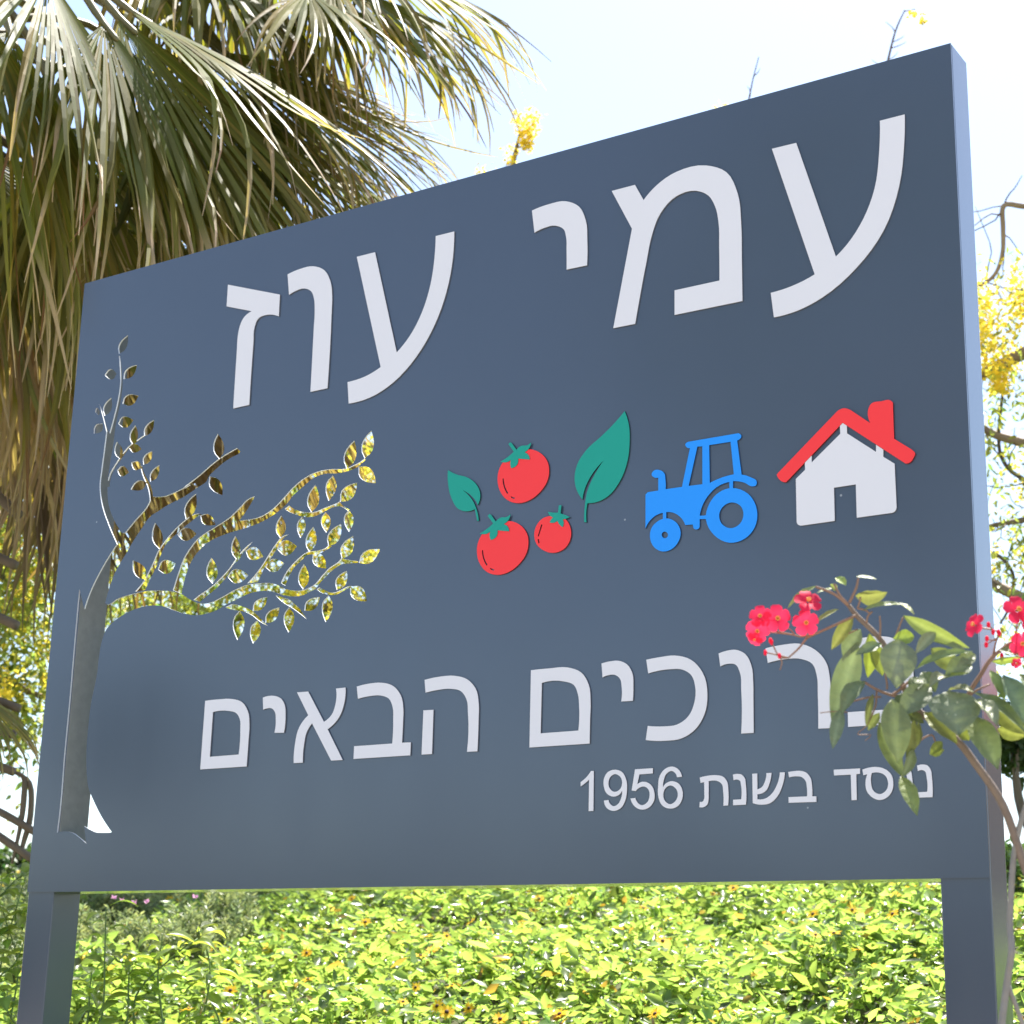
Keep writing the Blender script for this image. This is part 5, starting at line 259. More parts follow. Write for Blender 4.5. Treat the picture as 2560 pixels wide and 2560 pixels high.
def plate(name, shape, y0, y1, mats, parent, z0=BASE_Z, rim=False):
    """a flat plate of the given outline (with holes) standing on the sign face between depths y0 (front) and y1"""
    V = []; E = []
    for q, _ in shape:
        n = len(V); V += [Vector(v) for v in q]; E += [(n + i, n + (i + 1) % len(q)) for i in range(len(q))]
    vs, es, fs, *_ = geometry.delaunay_2d_cdt(V, E, [], 0, 1e-6)
    P = np.array([tuple(v) for v in vs]); F = np.array([f for f in fs if len(f) == 3]); cen = P[F].mean(1)
    keep = np.zeros(len(F), bool)
    for q, hole in shape:
        if not hole: keep |= inside(cen, q)
    for q, hole in shape:
        if hole: keep &= ~inside(cen, q)
    F = F[keep]; n = len(P); mb = MB()
    fr = np.stack([P[:, 0], np.full(n, y0), P[:, 1] + z0], 1); bk = fr.copy(); bk[:, 1] = y1
    cnt = {}; tri = []
    for t in F:
        a, b, c = P[t]; 
        if (b[0] - a[0]) * (c[1] - a[1]) - (b[1] - a[1]) * (c[0] - a[0]) < 0: t = t[::-1]
        tri.append(tuple(t))
        for i in range(3):
            e = (t[i], t[(i + 1) % 3]); cnt[e] = cnt.get(e, 0) + 1
    mb.add(np.concatenate([fr, bk]), tri + [(a + n, c + n, b + n) for a, b, c in tri], 0)
    side = [(a, a + n, b + n, b) for (a, b) in cnt if (b, a) not in cnt]
    k = mb.n - 2 * n
    if rim:
        x1, x0 = P[:, 0].max(), P[:, 0].min(); h1, h0 = P[:, 1].max(), P[:, 1].min()
        onrim = (np.abs(P[:, 0] - x1) < 1e-5) | (np.abs(P[:, 0] - x0) < 1e-5) | (np.abs(P[:, 1] - h1) < 1e-5) | (np.abs(P[:, 1] - h0) < 1e-5)
    for q in side: mb.f.append(list(q)); mb.m.append(0 if rim and onrim[q[0]] and onrim[q[3]] else 1)
    return mb.build(name, mats, parent)
SW, SH, SD, PW, TH = 3.0, 2.0, 0.115, 0.112, 0.0045
sign = empty('welcome_sign', (SW / 2, SD / 2, 0))
tag(sign, 'large slate grey metal sign with white Hebrew lettering and cut-out tree on two posts', 'sign')
sheet = [(np.array([(0, 0), (SW, 0), (SW, SH), (0, SH)], float), False)] + [(q, True) for s_ in loops('cut') for q, _ in s_]
plate('front_panel', sheet, 0, TH, [PAINT, EDGE], sign, rim=True)
def rbox(mb, x0, x1, y0, y1, z0, z1, r=0.006):
    pts = []
    for cx, cy, a0 in ((x1 - r, y1 - r, 0), (x0 + r, y1 - r, 90), (x0 + r, y0 + r, 180), (x1 - r, y0 + r, 270)):
        for k in range(4): a = R(a0 + k * 30); pts.append((cx + r * math.cos(a), cy + r * math.sin(a)))
    n = len(pts); v = [(x, y, z0) for x, y in pts] + [(x, y, z1) for x, y in pts]
    mb.add(v, [(i, (i + 1) % n, n + (i + 1) % n, n + i) for i in range(n)] + [tuple(range(n))[::-1], tuple(range(n, 2 * n))])
for x0 in (0, SW - PW):
    mb = MB(); rbox(mb, x0, x0 + PW, TH + 0.0004, SD, float(bank(x0, 0.1)) - 0.3, BASE_Z + SH - 0.001, 0.004); mb.build('post', PAINT, sign)
mb = MB(); mb.box((PW + 0.0003, TH + 0.0006, BASE_Z + SH - 0.08), (SW - PW - 0.0003, SD - 0.001, BASE_Z + SH - 0.0012)); mb.build('top_rail', PAINT, sign)
mb = MB(); mb.box((PW + 0.0003, TH + 0.0006, BASE_Z + 0.0008), (SW - PW - 0.0003, SD - 0.001, BASE_Z + 0.05)); mb.build('bottom_rail', PAINT, sign)
mb = MB(); mb.box((PW + 0.0004, TH + 0.001, BASE_Z + 0.0505), (PW + 0.003, SD + 0.001, BASE_Z + SH - 0.0805))
tag(mb.build('inner_plate', GALV, sign), 'bare galvanised side plate seen through the cut-out trunk')
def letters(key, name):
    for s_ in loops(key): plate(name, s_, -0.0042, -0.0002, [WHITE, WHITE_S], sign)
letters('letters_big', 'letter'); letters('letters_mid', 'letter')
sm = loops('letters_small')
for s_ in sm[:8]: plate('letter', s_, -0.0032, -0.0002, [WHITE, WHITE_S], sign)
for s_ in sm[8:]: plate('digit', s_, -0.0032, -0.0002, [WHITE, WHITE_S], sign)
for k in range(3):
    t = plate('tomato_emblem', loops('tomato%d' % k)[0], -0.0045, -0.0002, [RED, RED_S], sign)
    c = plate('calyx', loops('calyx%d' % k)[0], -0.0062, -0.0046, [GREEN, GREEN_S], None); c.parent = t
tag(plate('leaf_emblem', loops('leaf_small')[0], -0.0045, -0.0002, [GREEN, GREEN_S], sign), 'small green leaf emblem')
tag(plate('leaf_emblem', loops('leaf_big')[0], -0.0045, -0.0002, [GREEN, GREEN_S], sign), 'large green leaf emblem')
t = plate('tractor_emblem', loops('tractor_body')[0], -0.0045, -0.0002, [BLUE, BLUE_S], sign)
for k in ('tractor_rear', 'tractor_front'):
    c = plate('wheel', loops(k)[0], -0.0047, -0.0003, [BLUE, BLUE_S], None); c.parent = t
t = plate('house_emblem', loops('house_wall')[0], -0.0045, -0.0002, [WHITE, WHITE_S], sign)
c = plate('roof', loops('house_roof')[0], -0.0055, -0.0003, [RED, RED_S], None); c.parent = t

# ------------------------------------------------------------------ leaves in bulk
def leaf_cloud(name, P, A, Nn, Ln, Wd, tone, material, parent=None, droop=0.25, fold=0.25, wide=0.42):
    """many small folded pointed leaves as one mesh: base P, axis A, normal Nn, length Ln, width Wd"""
    n = len(P); A = A / np.linalg.norm(A, axis=1)[:, None]; B = np.cross(Nn, A); B /= np.linalg.norm(B, axis=1)[:, None] + 1e-9; Nn = np.cross(A, B)
    Ln = Ln[:, None]; Wd = Wd[:, None]; V = np.zeros((n, 8, 3))
    def pt(u, s_, lift): return P + A * Ln * u + B * Wd * 0.5 * s_ + Nn * (Ln * (lift - droop * u * u))
    V[:, 0] = P; V[:, 1] = pt(wide, -1, 0); V[:, 2] = pt(wide, 0, -fold * 0.25); V[:, 3] = pt(wide, 1, 0)
    V[:, 4] = pt(0.76, -0.62, 0); V[:, 5] = pt(0.76, 0, -fold * 0.16); V[:, 6] = pt(0.76, 0.62, 0); V[:, 7] = pt(1.0, 0, 0)
    fl = np.array([0, 2, 1, 0, 3, 2, 1, 2, 5, 4, 2, 3, 6, 5, 4, 5, 7, 5, 6, 7]); ln = np.array([3, 3, 4, 4, 3, 3], np.int32)
    flat = (np.arange(n)[:, None] * 8 + fl).astype(np.int32).ravel()
    me = bpy.data.meshes.new(name); mesh_fill(me, V.reshape(-1, 3), np.tile(ln, n), flat, np.repeat(tone, 8, 0), True)
    me.materials.append(material); o = bpy.data.objects.new(name, me); COL.objects.link(o)
    if parent: put(o, parent)
    return o
def rand_unit(n):
    v = rng.normal(size=(n, 3)); return v / np.linalg.norm(v, axis=1)[:, None]
def tones(n, s=0.22, warm=0.12):
    b = 1 + rng.normal(0, s, (n, 1)); w_ = rng.normal(0, warm, (n, 1)); return np.clip(np.concatenate([b * (1 + w_), b, b * (1 - w_)], 1), 0.25, 2.0)

def on_bank(px, py, lift=0.0, d0=5.4):
    for d in np.arange(d0, 20, .04):
        p = at(px, py, d)
        if p[2] <= float(bank(p[0], p[1])) + lift: return p
    return at(px, py, 9)

GREY_SPOTS = [[(260, 2330), (330, 2340), (420, 2330), (500, 2330), (580, 2320), (380, 2290), (300, 2280), (460, 2280), (640, 2310), (220, 2420), (300, 2440), (400, 2440), (500, 2420), (560, 2370)],
              [(20, 2330), (60, 2300), (90, 2380), (0, 2420), (40, 2450), (100, 2300), (-60, 2360), (60, 2500)]]
# ------------------------------------------------------------------ ground cover: beach sunflowers on the bank
def canopy(x, y):
    return bank(x, y) + 0.16 + 0.07 * np.sin(x * 3.1 + 1.3 * np.sin(y * 2.2)) * np.sin(y * 2.7 + x) + 0.05 * np.sin(x * 7.3 + y * 5.1) + 0.04 * np.sin(y * 9.7 - x * 6.3)
def in_view(x, y, mx=0.9):
    dx, dy = x - CAM_P[0], y - CAM_P[1]; f = dx * CAM_F[0] + dy * CAM_F[1]; s_ = dx * CAM_X[0] + dy * CAM_X[1]
    return (s_ > -0.335 * f - mx) & (s_ < 0.335 * f + mx)
n = 640000
x = rng.uniform(-13, 9, n); y = 0.75 + 8.2 * rng.uniform(0, 1, n) ** 1.15
k = in_view(x, y, 1.8); x, y = x[k], y[k]
dens = 0.5 + 0.5 * np.sin(x * 2.9 + 2 * np.sin(y * 1.9)) * np.sin(y * 3.3 - x * 1.1)
k = rng.uniform(0, 1, len(x)) < 0.22 + 0.78 * dens ** 1.3; x, y = x[k], y[k]
bare = np.full(len(x), 9.0)
for q in GREY_SPOTS[0] + GREY_SPOTS[1]:
    c_ = on_bank(*q); bare = np.minimum(bare, np.hypot(x - c_[0], y - c_[1]))
k = (bare > 0.34) | (rng.uniform(0, 1, len(x)) < 0.12); x, y = x[k], y[k]
dep = rng.uniform(0, 1, len(x)) ** 1.4 * 0.17
P = np.stack([x, y, canopy(x, y) - dep + rng.normal(0, 0.02, len(x))], 1)
az = rng.uniform(0, 2 * math.pi, len(x)); A = np.stack([np.cos(az), np.sin(az), rng.normal(0.15, 0.55, len(x))], 1)
Nn = np.stack([rng.normal(0, 0.8, len(x)), rng.normal(0.1, 0.8, len(x)), np.ones(len(x))], 1)
Ln = 0.028 + 0.075 * rng.uniform(0, 1, len(x)) ** 1.6; ct = tones(len(x), 0.3, 0.06); dry = rng.uniform(0, 1, len(x)) < .03; ct[dry] *= (1.5, .75, .7)
o = leaf_cloud('ground_cover', P, A, Nn, Ln, Ln * rng.uniform(0.36, 0.6, len(x)), ct, COVER, None, 0.34, 0.7)
tag(o, 'bright green sunflower ground cover spreading over the bank behind the sign', 'ground cover', kind='stuff')
# daisies standing in it
def petals_mesh(seed):
    r_ = random.Random(seed); mb = MB(); npet = r_.randint(11, 14)
    for i in range(npet):
        a = 2 * math.pi * i / npet + r_.uniform(-.1, .1); l = 0.031 * r_.uniform(.85, 1.1); lift = r_.uniform(-.004, .008); ca, sa = math.cos(a), math.sin(a)
        prof = [(0.006, .0025), (0.014, .0045), (0.024, .0048), (l, .0012)]; v = []
        for j, (rr, hw) in enumerate(prof):
            z = lift * (rr / l) ** 2
            v += [(ca * rr - sa * hw, sa * rr + ca * hw, z), (ca * rr + sa * hw, sa * rr - ca * hw, z)]
        mb.add(v, [(2 * j, 2 * j + 1, 2 * j + 3, 2 * j + 2) for j in range(3)], 0, (1, r_.uniform(.85, 1.05), 1))
    o = mb.build('petals', PETAL); return o
proto = []
for s_ in range(3):
    r0 = empty('daisy', (0, 0, 0)); pt = petals_mesh(s_); pt.parent = r0
    mb = MB(); mb.ball((0, 0, 0.002), 0.0085, squash=(1, 1, .55)); d_ = mb.build('disc', DISC, None, True); d_.parent = r0
    mb = MB(); mb.tube([(0, 0, -0.001), (0.005, 0, -0.06), (0.0, 0.01, -0.14)], 0.0018, 5); st = mb.build('stem', STEM); st.parent = r0
    proto.append(r0)
spots = []
while len(spots) < 180:
    xx, yy = rng.uniform(-9, 4.2), 1.0 + 6.5 * rng.uniform() ** 1.3
    if in_view(np.array(xx), np.array(yy), 0.05) and not (xx < -2.2 and yy < 5 and rng.uniform() < .6): spots.append((xx, yy))
for i, (xx, yy) in enumerate(spots):
    pr = proto[i % 3]
    if i < 3: r0 = pr
    else:
        r0 = pr.copy(); COL.objects.link(r0)
        for ch in pr.children: c = ch.copy(); COL.objects.link(c); c.parent = r0
    r0.location = (xx, yy, float(canopy(xx, yy)) + rng.uniform(0.02, 0.075))
    tl = unit((rng.normal(.05, .35), rng.normal(-.55, .4), 0.75)); r0.rotation_euler = Vector(tl).to_track_quat('Z', 'Y').to_euler()
    s_ = rng.uniform(.85, 1.15); r0.scale = (s_, s_, s_)
    tag(r0, 'yellow daisy flower with dark brown centre standing in the green ground cover', 'flower', 'daisies in the ground cover')

# ------------------------------------------------------------------ palm at the left
G_DOWN = np.array([0, 0, -1.0])
def frond_mesh(hub, axis, normal, L_, spread=105, nseg=46, droop=0.9, dead=0.0, wither=0.35, seed=0, split=0.40, fold=0.3, cup=0.3, shade=1.0):
    r_ = np.random.default_rng(seed); axis = unit(axis); normal = unit(normal - axis * np.dot(normal, axis)); side = np.cross(normal, axis); mb = MB()
    dth = 2 * R(spread) / nseg; M = 13
    green = np.array([0.140, 0.158, 0.050]); tan = np.array([0.47, 0.335, 0.235]); yel = np.array([0.26, 0.20, 0.03]); brown = np.array([0.20, 0.10, 0.045])
    for i in range(nseg):
        th = -R(spread) + dth * (i + 0.5 + r_.normal(0, .22)); c_, s_ = math.cos(th), math.sin(th)
        d = unit(axis * c_ + side * s_ - normal * cup * (1 - c_)); n_ = unit(normal - d * np.dot(normal, d))
        ll = L_ * (0.78 + 0.22 * math.cos(th * 0.8)) * r_.uniform(.78, 1.1); p_ = np.array(hub, float); ds = ll / (M - 1)
        wmax = 2 * ll * split * math.tan(dth / 2); kink = r_.uniform(.55, .85) if r_.uniform() < wither else 2.0
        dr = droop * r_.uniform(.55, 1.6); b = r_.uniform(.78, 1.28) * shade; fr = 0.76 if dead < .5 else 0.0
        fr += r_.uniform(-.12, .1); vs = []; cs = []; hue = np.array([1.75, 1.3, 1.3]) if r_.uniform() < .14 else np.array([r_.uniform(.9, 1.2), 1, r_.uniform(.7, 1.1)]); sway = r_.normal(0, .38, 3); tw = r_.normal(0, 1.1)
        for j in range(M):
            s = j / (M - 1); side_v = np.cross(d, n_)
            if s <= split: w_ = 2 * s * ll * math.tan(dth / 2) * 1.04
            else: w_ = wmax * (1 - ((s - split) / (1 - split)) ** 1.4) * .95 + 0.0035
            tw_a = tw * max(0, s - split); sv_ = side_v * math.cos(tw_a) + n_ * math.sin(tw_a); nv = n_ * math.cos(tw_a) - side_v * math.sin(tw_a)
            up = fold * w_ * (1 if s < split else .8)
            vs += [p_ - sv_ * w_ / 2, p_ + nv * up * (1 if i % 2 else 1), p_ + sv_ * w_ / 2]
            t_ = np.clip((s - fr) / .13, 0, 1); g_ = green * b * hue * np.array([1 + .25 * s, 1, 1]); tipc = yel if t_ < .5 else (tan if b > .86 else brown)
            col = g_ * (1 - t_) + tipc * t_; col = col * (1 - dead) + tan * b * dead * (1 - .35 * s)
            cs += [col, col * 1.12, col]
            g_ds = dr * ds / L_ * (s ** 1.15) * 3.0
            if s > kink: g_ds += 0.55
            d = unit(d + G_DOWN * g_ds + sway * ds * s * (2.2 if s > .6 else .6)); n_ = unit(n_ - d * np.dot(n_, d)); p_ = p_ + d * ds
        f = []
        for j in range(M - 1): a = 3 * j; f += [(a, a + 1, a + 4, a + 3), (a + 1, a + 2, a + 5, a + 4)]
        mb.add(np.array(vs), f, 0, np.clip(np.array(cs), 0, 1))
    return mb
PALM_D = 8.4; crown = at(-130, -130, PALM_D)
tb = np.array([crown[0], crown[1], float(bank(crown[0], crown[1]))])
palm = empty('fan_palm', tb); tag(palm, 'tall fan palm with drooping fronds and brown dead leaves behind the left of the sign', 'palm tree')
mb = MB(); zs = np.linspace(tb[2] - 0.3, crown[2] + 0.1, 60)
mb.tube([(crown[0] + .02 * math.sin(z * 2), crown[1], z) for z in zs], [0.255 + 0.022 * math.sin(z * 21) + (0.1 * max(0, 1 - (z - tb[2]) * 1.2)) for z in zs], 18); mb.build('trunk', BARK, palm, True)
def add_frond(hx, hy, d, ax, L_, nrm=(0, .5, -.8), petiole=True, **kw):
    hub = at(hx, hy, d); add_frond.k += 1
    mb = frond_mesh(hub, sdir(*ax), sdir(*nrm), L_, seed=add_frond.k * 7 + 1, **kw)
    o = mb.build('frond' if kw.get('dead', 0) < .5 else 'dead_frond', PALM, palm, False)
    if petiole:
        a = crown + np.array([0, 0, rng.uniform(-.5, .1)]); v = hub - a; mid = a + v * .55 + np.array([0, 0, .22 * np.linalg.norm(v)])
        if hub[2] < crown[2] - 1.0: a = np.array([crown[0], crown[1], min(crown[2], hub[2] + .35)]); mid = (a + hub) / 2 + np.array([0, 0, .1])
        pb = MB(); pb.tube(spline([a, mid, hub, hub + unit(hub - mid) * .12], 6), [.022] * 6 + [.018] * 6 + [.014] * 6 + [.006], 6); q = pb.build('petiole', PETIOLE if kw.get('dead', 0) < .5 else STUB, palm, True)
        q.parent = o; q.location = (0, 0, 0)
    return o
add_frond.k = 0
# hub (photo position, metres from the lens), direction of the fan as seen (right, up, away), length
UPN = (.25, .94, -.2)
FR = [
 (25, 80, 7.5, (.30, -.93, -.1), 1.5, dict(nrm=(.9, .3, -.25), droop=.9, spread=70, wither=.7)),
 (300, 45, 7.8, (.70, -.70, .0), 1.75, dict(nrm=(.55, .75, -.35), droop=.45, spread=62, wither=.6, split=.5)),
 (330, 30, 8.0, (.88, -.42, .1), 1.7, dict(nrm=(.3, .93, -.1), droop=.6, spread=60, wither=.5, split=.48)),
 (260, 60, 7.6, (.55, -.8, -.2), 1.5, dict(nrm=(.75, .6, -.3), droop=.7, spread=60, wither=.7, split=.5)),
 (120, -60, 7.5, (.5, -.85, -.1), 1.5, dict(nrm=(.75, .6, -.15), droop=1.2, spread=75, wither=.6)),
 (-40, 40, 7.3, (.4, -.9, -.1), 1.5, dict(nrm=(.8, .5, -.2), droop=1.2, spread=75, wither=.7)),
 (470, -120, 8.7, (.8, -.5, .2), 1.35, dict(nrm=UPN, droop=1.5, spread=115, wither=.2)),
 (560, -90, 8.9, (.75, -.6, .3), 1.25, dict(nrm=UPN, droop=1.5, spread=110, wither=.2)),
 (380, -60, 8.9, (.5, -.8, .3), 1.3, dict(nrm=(.4, .85, -.2), droop=1.5, spread=85, wither=.2)),
 (660, -130, 9.1, (.7, -.6, .3), 1.2, dict(nrm=UPN, droop=1.4, spread=100, wither=.2)),
 (560, 130, 8.9, (.93, -.36, .2), 1.42, dict(nrm=(.3, .8, -.5), droop=.35, spread=60, wither=.3)),
 (600, 190, 9.0, (.93, -.36, .2), 1.36, dict(nrm=(.3, .8, -.5), droop=.45, spread=65, wither=.3)),
 (770, -20, 8.5, (.92, -.36, .05), 1.1, dict(nrm=UPN, droop=.75, spread=105, wither=.3)),
 (830, -40, 8.7, (.95, -.28, .1), 1.15, dict(nrm=UPN, droop=1.0, spread=100, wither=.25)),
 (880, -90, 8.9, (.95, -.2, .2), 1.1, dict(nrm=UPN, droop=.8, spread=90, wither=.2)),
 (420, 200, 8.6, (.78, -.6, .1), 1.65, dict(nrm=(.4, .7, -.5), droop=.5, spread=75, wither=.6)),
 (470, 300, 8.8, (.8, -.58, .1), 1.45, dict(nrm=UPN, droop=1.0, spread=95, wither=.6)),
 (170, 320, 8.1, (.66, -.75, .1), 1.55, dict(nrm=(.4, .6, -.6), droop=.4, spread=75, wither=.65, split=.5)),
 (20, 540, 8.1, (.5, -.87, .0), 1.3, dict(nrm=(.3, .5, -.8), droop=.25, spread=90, wither=.35, fold=.2)),
 (-70, 380, 7.9, (.3, -.95, .0), 1.45, dict(nrm=(.5, .6, -.6), droop=.8, spread=85, wither=.7)),
 (330, 380, 9.0, (.6, -.8, .2), 1.6, dict(nrm=(.4, .7, -.5), droop=.9, spread=100, wither=.6)),
 (560, 420, 9.1, (.65, -.75, .2), 1.45, dict(nrm=UPN, droop=.9, spread=95, wither=.5)),
 (700, 330, 9.2, (.85, -.5, .2), 1.2, dict(nrm=UPN, droop=.9, spread=95, wither=.4)),
 (90, 760, 8.9, (.45, -.9, .2), 1.35, dict(droop=.5, spread=90, wither=.5)),
 (400, 700, 9.4, (.3, -.95, .2), 1.35, dict(droop=.7, spread=85, wither=.6)),
 (560, 760, 9.6, (.3, -.95, .2), 1.35, dict(droop=.7, spread=80, wither=.6)),
 (40, 680, 8.2, (.12, -1, .0), 1.0, dict(droop=.5, spread=42, dead=.85, nseg=22, wither=.6)),
 (150, 720, 8.25, (.1, -1, .05), 1.05, dict(droop=.5, spread=38, dead=.8, nseg=22, wither=.6)),
 (-20, 820, 8.3, (.2, -1, .0), 1.1, dict(droop=.5, spread=45, dead=1, nseg=24, wither=.6)),
 (190, 900, 8.5, (.05, -1, .1), 1.15, dict(droop=.4, spread=40, dead=.95, nseg=24, wither=.5)),
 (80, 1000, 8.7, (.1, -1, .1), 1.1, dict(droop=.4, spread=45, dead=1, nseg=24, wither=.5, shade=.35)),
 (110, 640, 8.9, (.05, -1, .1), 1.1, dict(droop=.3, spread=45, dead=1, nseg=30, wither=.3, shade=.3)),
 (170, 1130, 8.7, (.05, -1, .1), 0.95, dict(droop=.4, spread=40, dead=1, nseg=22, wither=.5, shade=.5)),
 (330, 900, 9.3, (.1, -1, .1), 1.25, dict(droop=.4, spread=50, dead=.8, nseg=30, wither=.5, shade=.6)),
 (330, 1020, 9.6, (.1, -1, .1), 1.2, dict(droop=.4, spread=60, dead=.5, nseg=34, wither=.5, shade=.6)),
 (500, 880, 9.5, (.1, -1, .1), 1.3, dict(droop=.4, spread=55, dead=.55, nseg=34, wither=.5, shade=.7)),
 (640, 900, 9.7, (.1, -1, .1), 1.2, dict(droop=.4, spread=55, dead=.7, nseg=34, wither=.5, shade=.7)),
 (440, 1000, 9.9, (.1, -1, .1), 1.1, dict(droop=.3, spread=60, dead=.3, nseg=36, wither=.4)),
 (70, 600, 8.0, (.12, -1, .0), 1.15, dict(droop=.5, spread=18, dead=.9, nseg=8, wither=.8, split=.3)),
 (130, 700, 8.05, (.14, -1, .0), 1.1, dict(droop=.5, spread=20, dead=.85, nseg=9, wither=.8, split=.3)),
 (0, 640, 7.9, (.1, -1, .0), 1.2, dict(droop=.5, spread=18, dead=.9, nseg=8, wither=.8, split=.3)),
 (-470, 60, 8.8, (-.85, -.5, .1), 1.4, dict(nrm=(-.3, .9, -.2), droop=.8, spread=85, wither=.5)),
 (-420, -200, 8.5, (-.95, -.2, .0), 1.4, dict(nrm=(-.2, .95, -.2), droop=.8, spread=85, wither=.4)),
 (-380, 250, 8.7, (-.5, -.85, .1), 1.4, dict(nrm=(-.7, .5, -.3), droop=.6, spread=80, wither=.5)),
 (-250, -480, 8.7, (-.3, .9, .2), 1.4, dict(nrm=(.2, .3, -.9), droop=.5, spread=90, wither=.2)),
 (100, -520, 8.7, (.6, .75, .2), 1.4, dict(nrm=(-.5, .6, -.5), droop=.6, spread=90, wither=.2)),
 (-300, 500, 8.6, (-.15, -1, 0), 1.2, dict(droop=.4, spread=45, dead=.9, nseg=24, wither=.5)),
 (-60, 1740, 8.0, (.75, -.6, .1), .42, dict(nrm=UPN, droop=.6, spread=95, nseg=30, dead=.2, petiole=False)),
]
for hx, hy, d, ax, L_, kw in FR: add_frond(hx, hy, d, ax, L_, **kw)
for (x0, y0), (x1, y1), r_ in [((-70, 1190), (52, 1292), .024), ((-70, 1370), (42, 1415), .022), ((-70, 1520), (45, 1566), .022), ((-70, 1735), (50, 1772), .02), ((-70, 1815), (38, 1838), .02), ((-70, 1900), (36, 1930), .02),
                               ((-70, 1995), (100, 2088), .018), ((-70, 2050), (85, 2152), .018)]:
    e_ = at(x1, y1, 8.2); m_ = at(x0, y0, 8.27); a_ = np.array([crown[0], crown[1], m_[2] + .12]); mb = MB(); mb.tube(spline([a_, m_, (m_ + e_) / 2 + np.array([0, 0, .006]), e_]), r_, 6); mb.build('petiole_stub', STUB, palm, True)
for pts in [[(34, 1928), (60, 1945), (60, 1990), (52, 2060), (30, 2160)], [(34, 1930), (74, 1958), (76, 2040), (58, 2110), (50, 2150)]]:
    mb = MB(); q_ = pxline(pts, 8.22); mb.tube(q_, np.interp(np.linspace(0, 1, len(q_)), [0, .3, .6, 1], [.006, .013, .014, .006]), 5); mb.build('dead_leaf_strip', DARKGLASS if False else STUB, palm, True)

# ------------------------------------------------------------------ golden shower trees
def twig_walk(p, d, l, n=6, wob=.28, sag=-.05):
    out = [np.array(p, float)]; d = unit(d)
    for i in range(n): d = unit(d + rng.normal(0, wob, 3) + np.array([0, 0, sag])); out.append(out[-1] + d * l / n)
    return np.array(out)
def raceme(mb_v, top, length, width, npet=90):
    t = rng.uniform(0, 1, npet); a = rng.uniform(0, 2 * math.pi, npet); r_ = width * (1 - .75 * t) * rng.uniform(.25, 1, npet)
    P = np.stack([top[0] + np.cos(a) * r_, top[1] + np.sin(a) * r_, top[2] - t * length], 1); mb_v.append(P)
def leaf_obj(name, P, size, material, parent, up=.5, droop=.25, ratio=.5, s=.2, warm=.1, down=0.0):
    n = len(P); A = rand_unit(n); A[:, 2] = A[:, 2] * .5 - down; Nn = rand_unit(n); Nn[:, 2] = np.abs(Nn[:, 2]) + up
    Ln = size * rng.uniform(.7, 1.25, n); return leaf_cloud(name, P, A, Nn, Ln, Ln * ratio, tones(n, s, warm), material, parent, droop)
def cassia(label, base, trunk_top, branches, blossoms, foliage, twigs=(), leaf=.05, tr=.13):
    t = empty('golden_shower_tree', base); tag(t, label, 'tree', 'golden shower trees beyond the bank')
    mb = MB(); m_ = (np.asarray(base) + trunk_top) / 2 + np.array([.15, .1, 0]); pts = spline([base - np.array([0, 0, .3]), m_, trunk_top], 6)
    mb.tube(pts, np.linspace(tr * 1.2, tr * .75, len(pts)), 10); mb.build('trunk', TREEBARK, t, True)
    near = [int(np.argmin([np.min(np.linalg.norm(b_[0] - tw_[0][0], axis=1)) for b_ in branches])) for tw_ in twigs]
    for k_, (pts, rad, sh) in enumerate(branches):
        mb = MB(); mb.tube(pts, np.linspace(rad[0], rad[1], len(pts)), 7, 0, (sh, sh, sh))
        for (tp, r_), nb in zip(twigs, near):
            if nb == k_: mb.tube(tp, np.linspace(r_, r_ * .4, len(tp)), 4, 0, (.55, .5, .5))
        mb.build('branch', TREEBARK, t, True)
    for c_, l, w_, n_ in blossoms:
        v = []; raceme(v, c_, l, w_, n_); P = np.concatenate(v)
        leaf_obj('blossom_cluster', P, .032, CASSIA_FLOWER, t, .2, .3, .85, .1, .05)
    if len(foliage): leaf_obj('foliage', foliage, leaf, CASSIA_LEAF, t, .5, .35, .42, .25, .14, .35)
    return t
def sprays(centres, r_, nspray, nleaf, hang=.25):
    """drooping pinnate leaves: short rows of leaflets hanging from points around the centres"""
    out = []
    for c_ in centres:
        for _ in range(nspray):
            p = c_ + rand_unit(1)[0] * r_ * rng.uniform(.2, 1) ** .6; d = unit(np.array([rng.normal(0, .6), rng.normal(0, .6), -.7])); u = np.linspace(0, hang, nleaf)[:, None]
            out.append(p + d * u + np.array([0, 0, -1]) * u ** 2 * 1.2 + rng.normal(0, .018, (nleaf, 3)))
    return np.concatenate(out) if out else np.zeros((0, 3))
def ground_at(p): return np.array([p[0], p[1], float(bank(p[0], p[1]))])
# tree at the right edge
D1 = 13.0; tt = at(2760, 1250, D1 + .3)
br = []; tw = []
def bpx(pts, r0, r1, sh=1.0, d=D1): q = pxline(pts, d); br.append((q, (r0, r1), sh)); return q
q1 = bpx([(2760, 780), (2640, 850), (2560, 882), (2500, 912), (2430, 945), (2300, 985)], .06, .03)
q2 = bpx([(2760, 1210), (2640, 1130), (2560, 1108), (2490, 1088), (2430, 1060), (2330, 1040)], .045, .02, 1.15)
q3 = bpx([(2760, 620), (2660, 530), (2560, 516), (2510, 514), (2508, 570), (2507, 630), (2490, 682), (2455, 712), (2400, 735)], .024, .011, 1.3)
q4 = bpx([(2520, 915), (2505, 1000), (2497, 1110), (2520, 1170), (2575, 1205), (2640, 1230)], .010, .018, .45)
q5 = bpx([(2760, 1650), (2640, 1560), (2560, 1500), (2500, 1470), (2430, 1432), (2330, 1400)], .055, .03, 1.2)
q6 = bpx([(2480, 1380), (2515, 1405), (2535, 1450), (2522, 1520), (2500, 1560)], .016, .008, .5)
q7 = bpx([(2760, 1300), (2650, 1280), (2560, 1300), (2500, 1310), (2430, 1325)], .03, .014, .9)
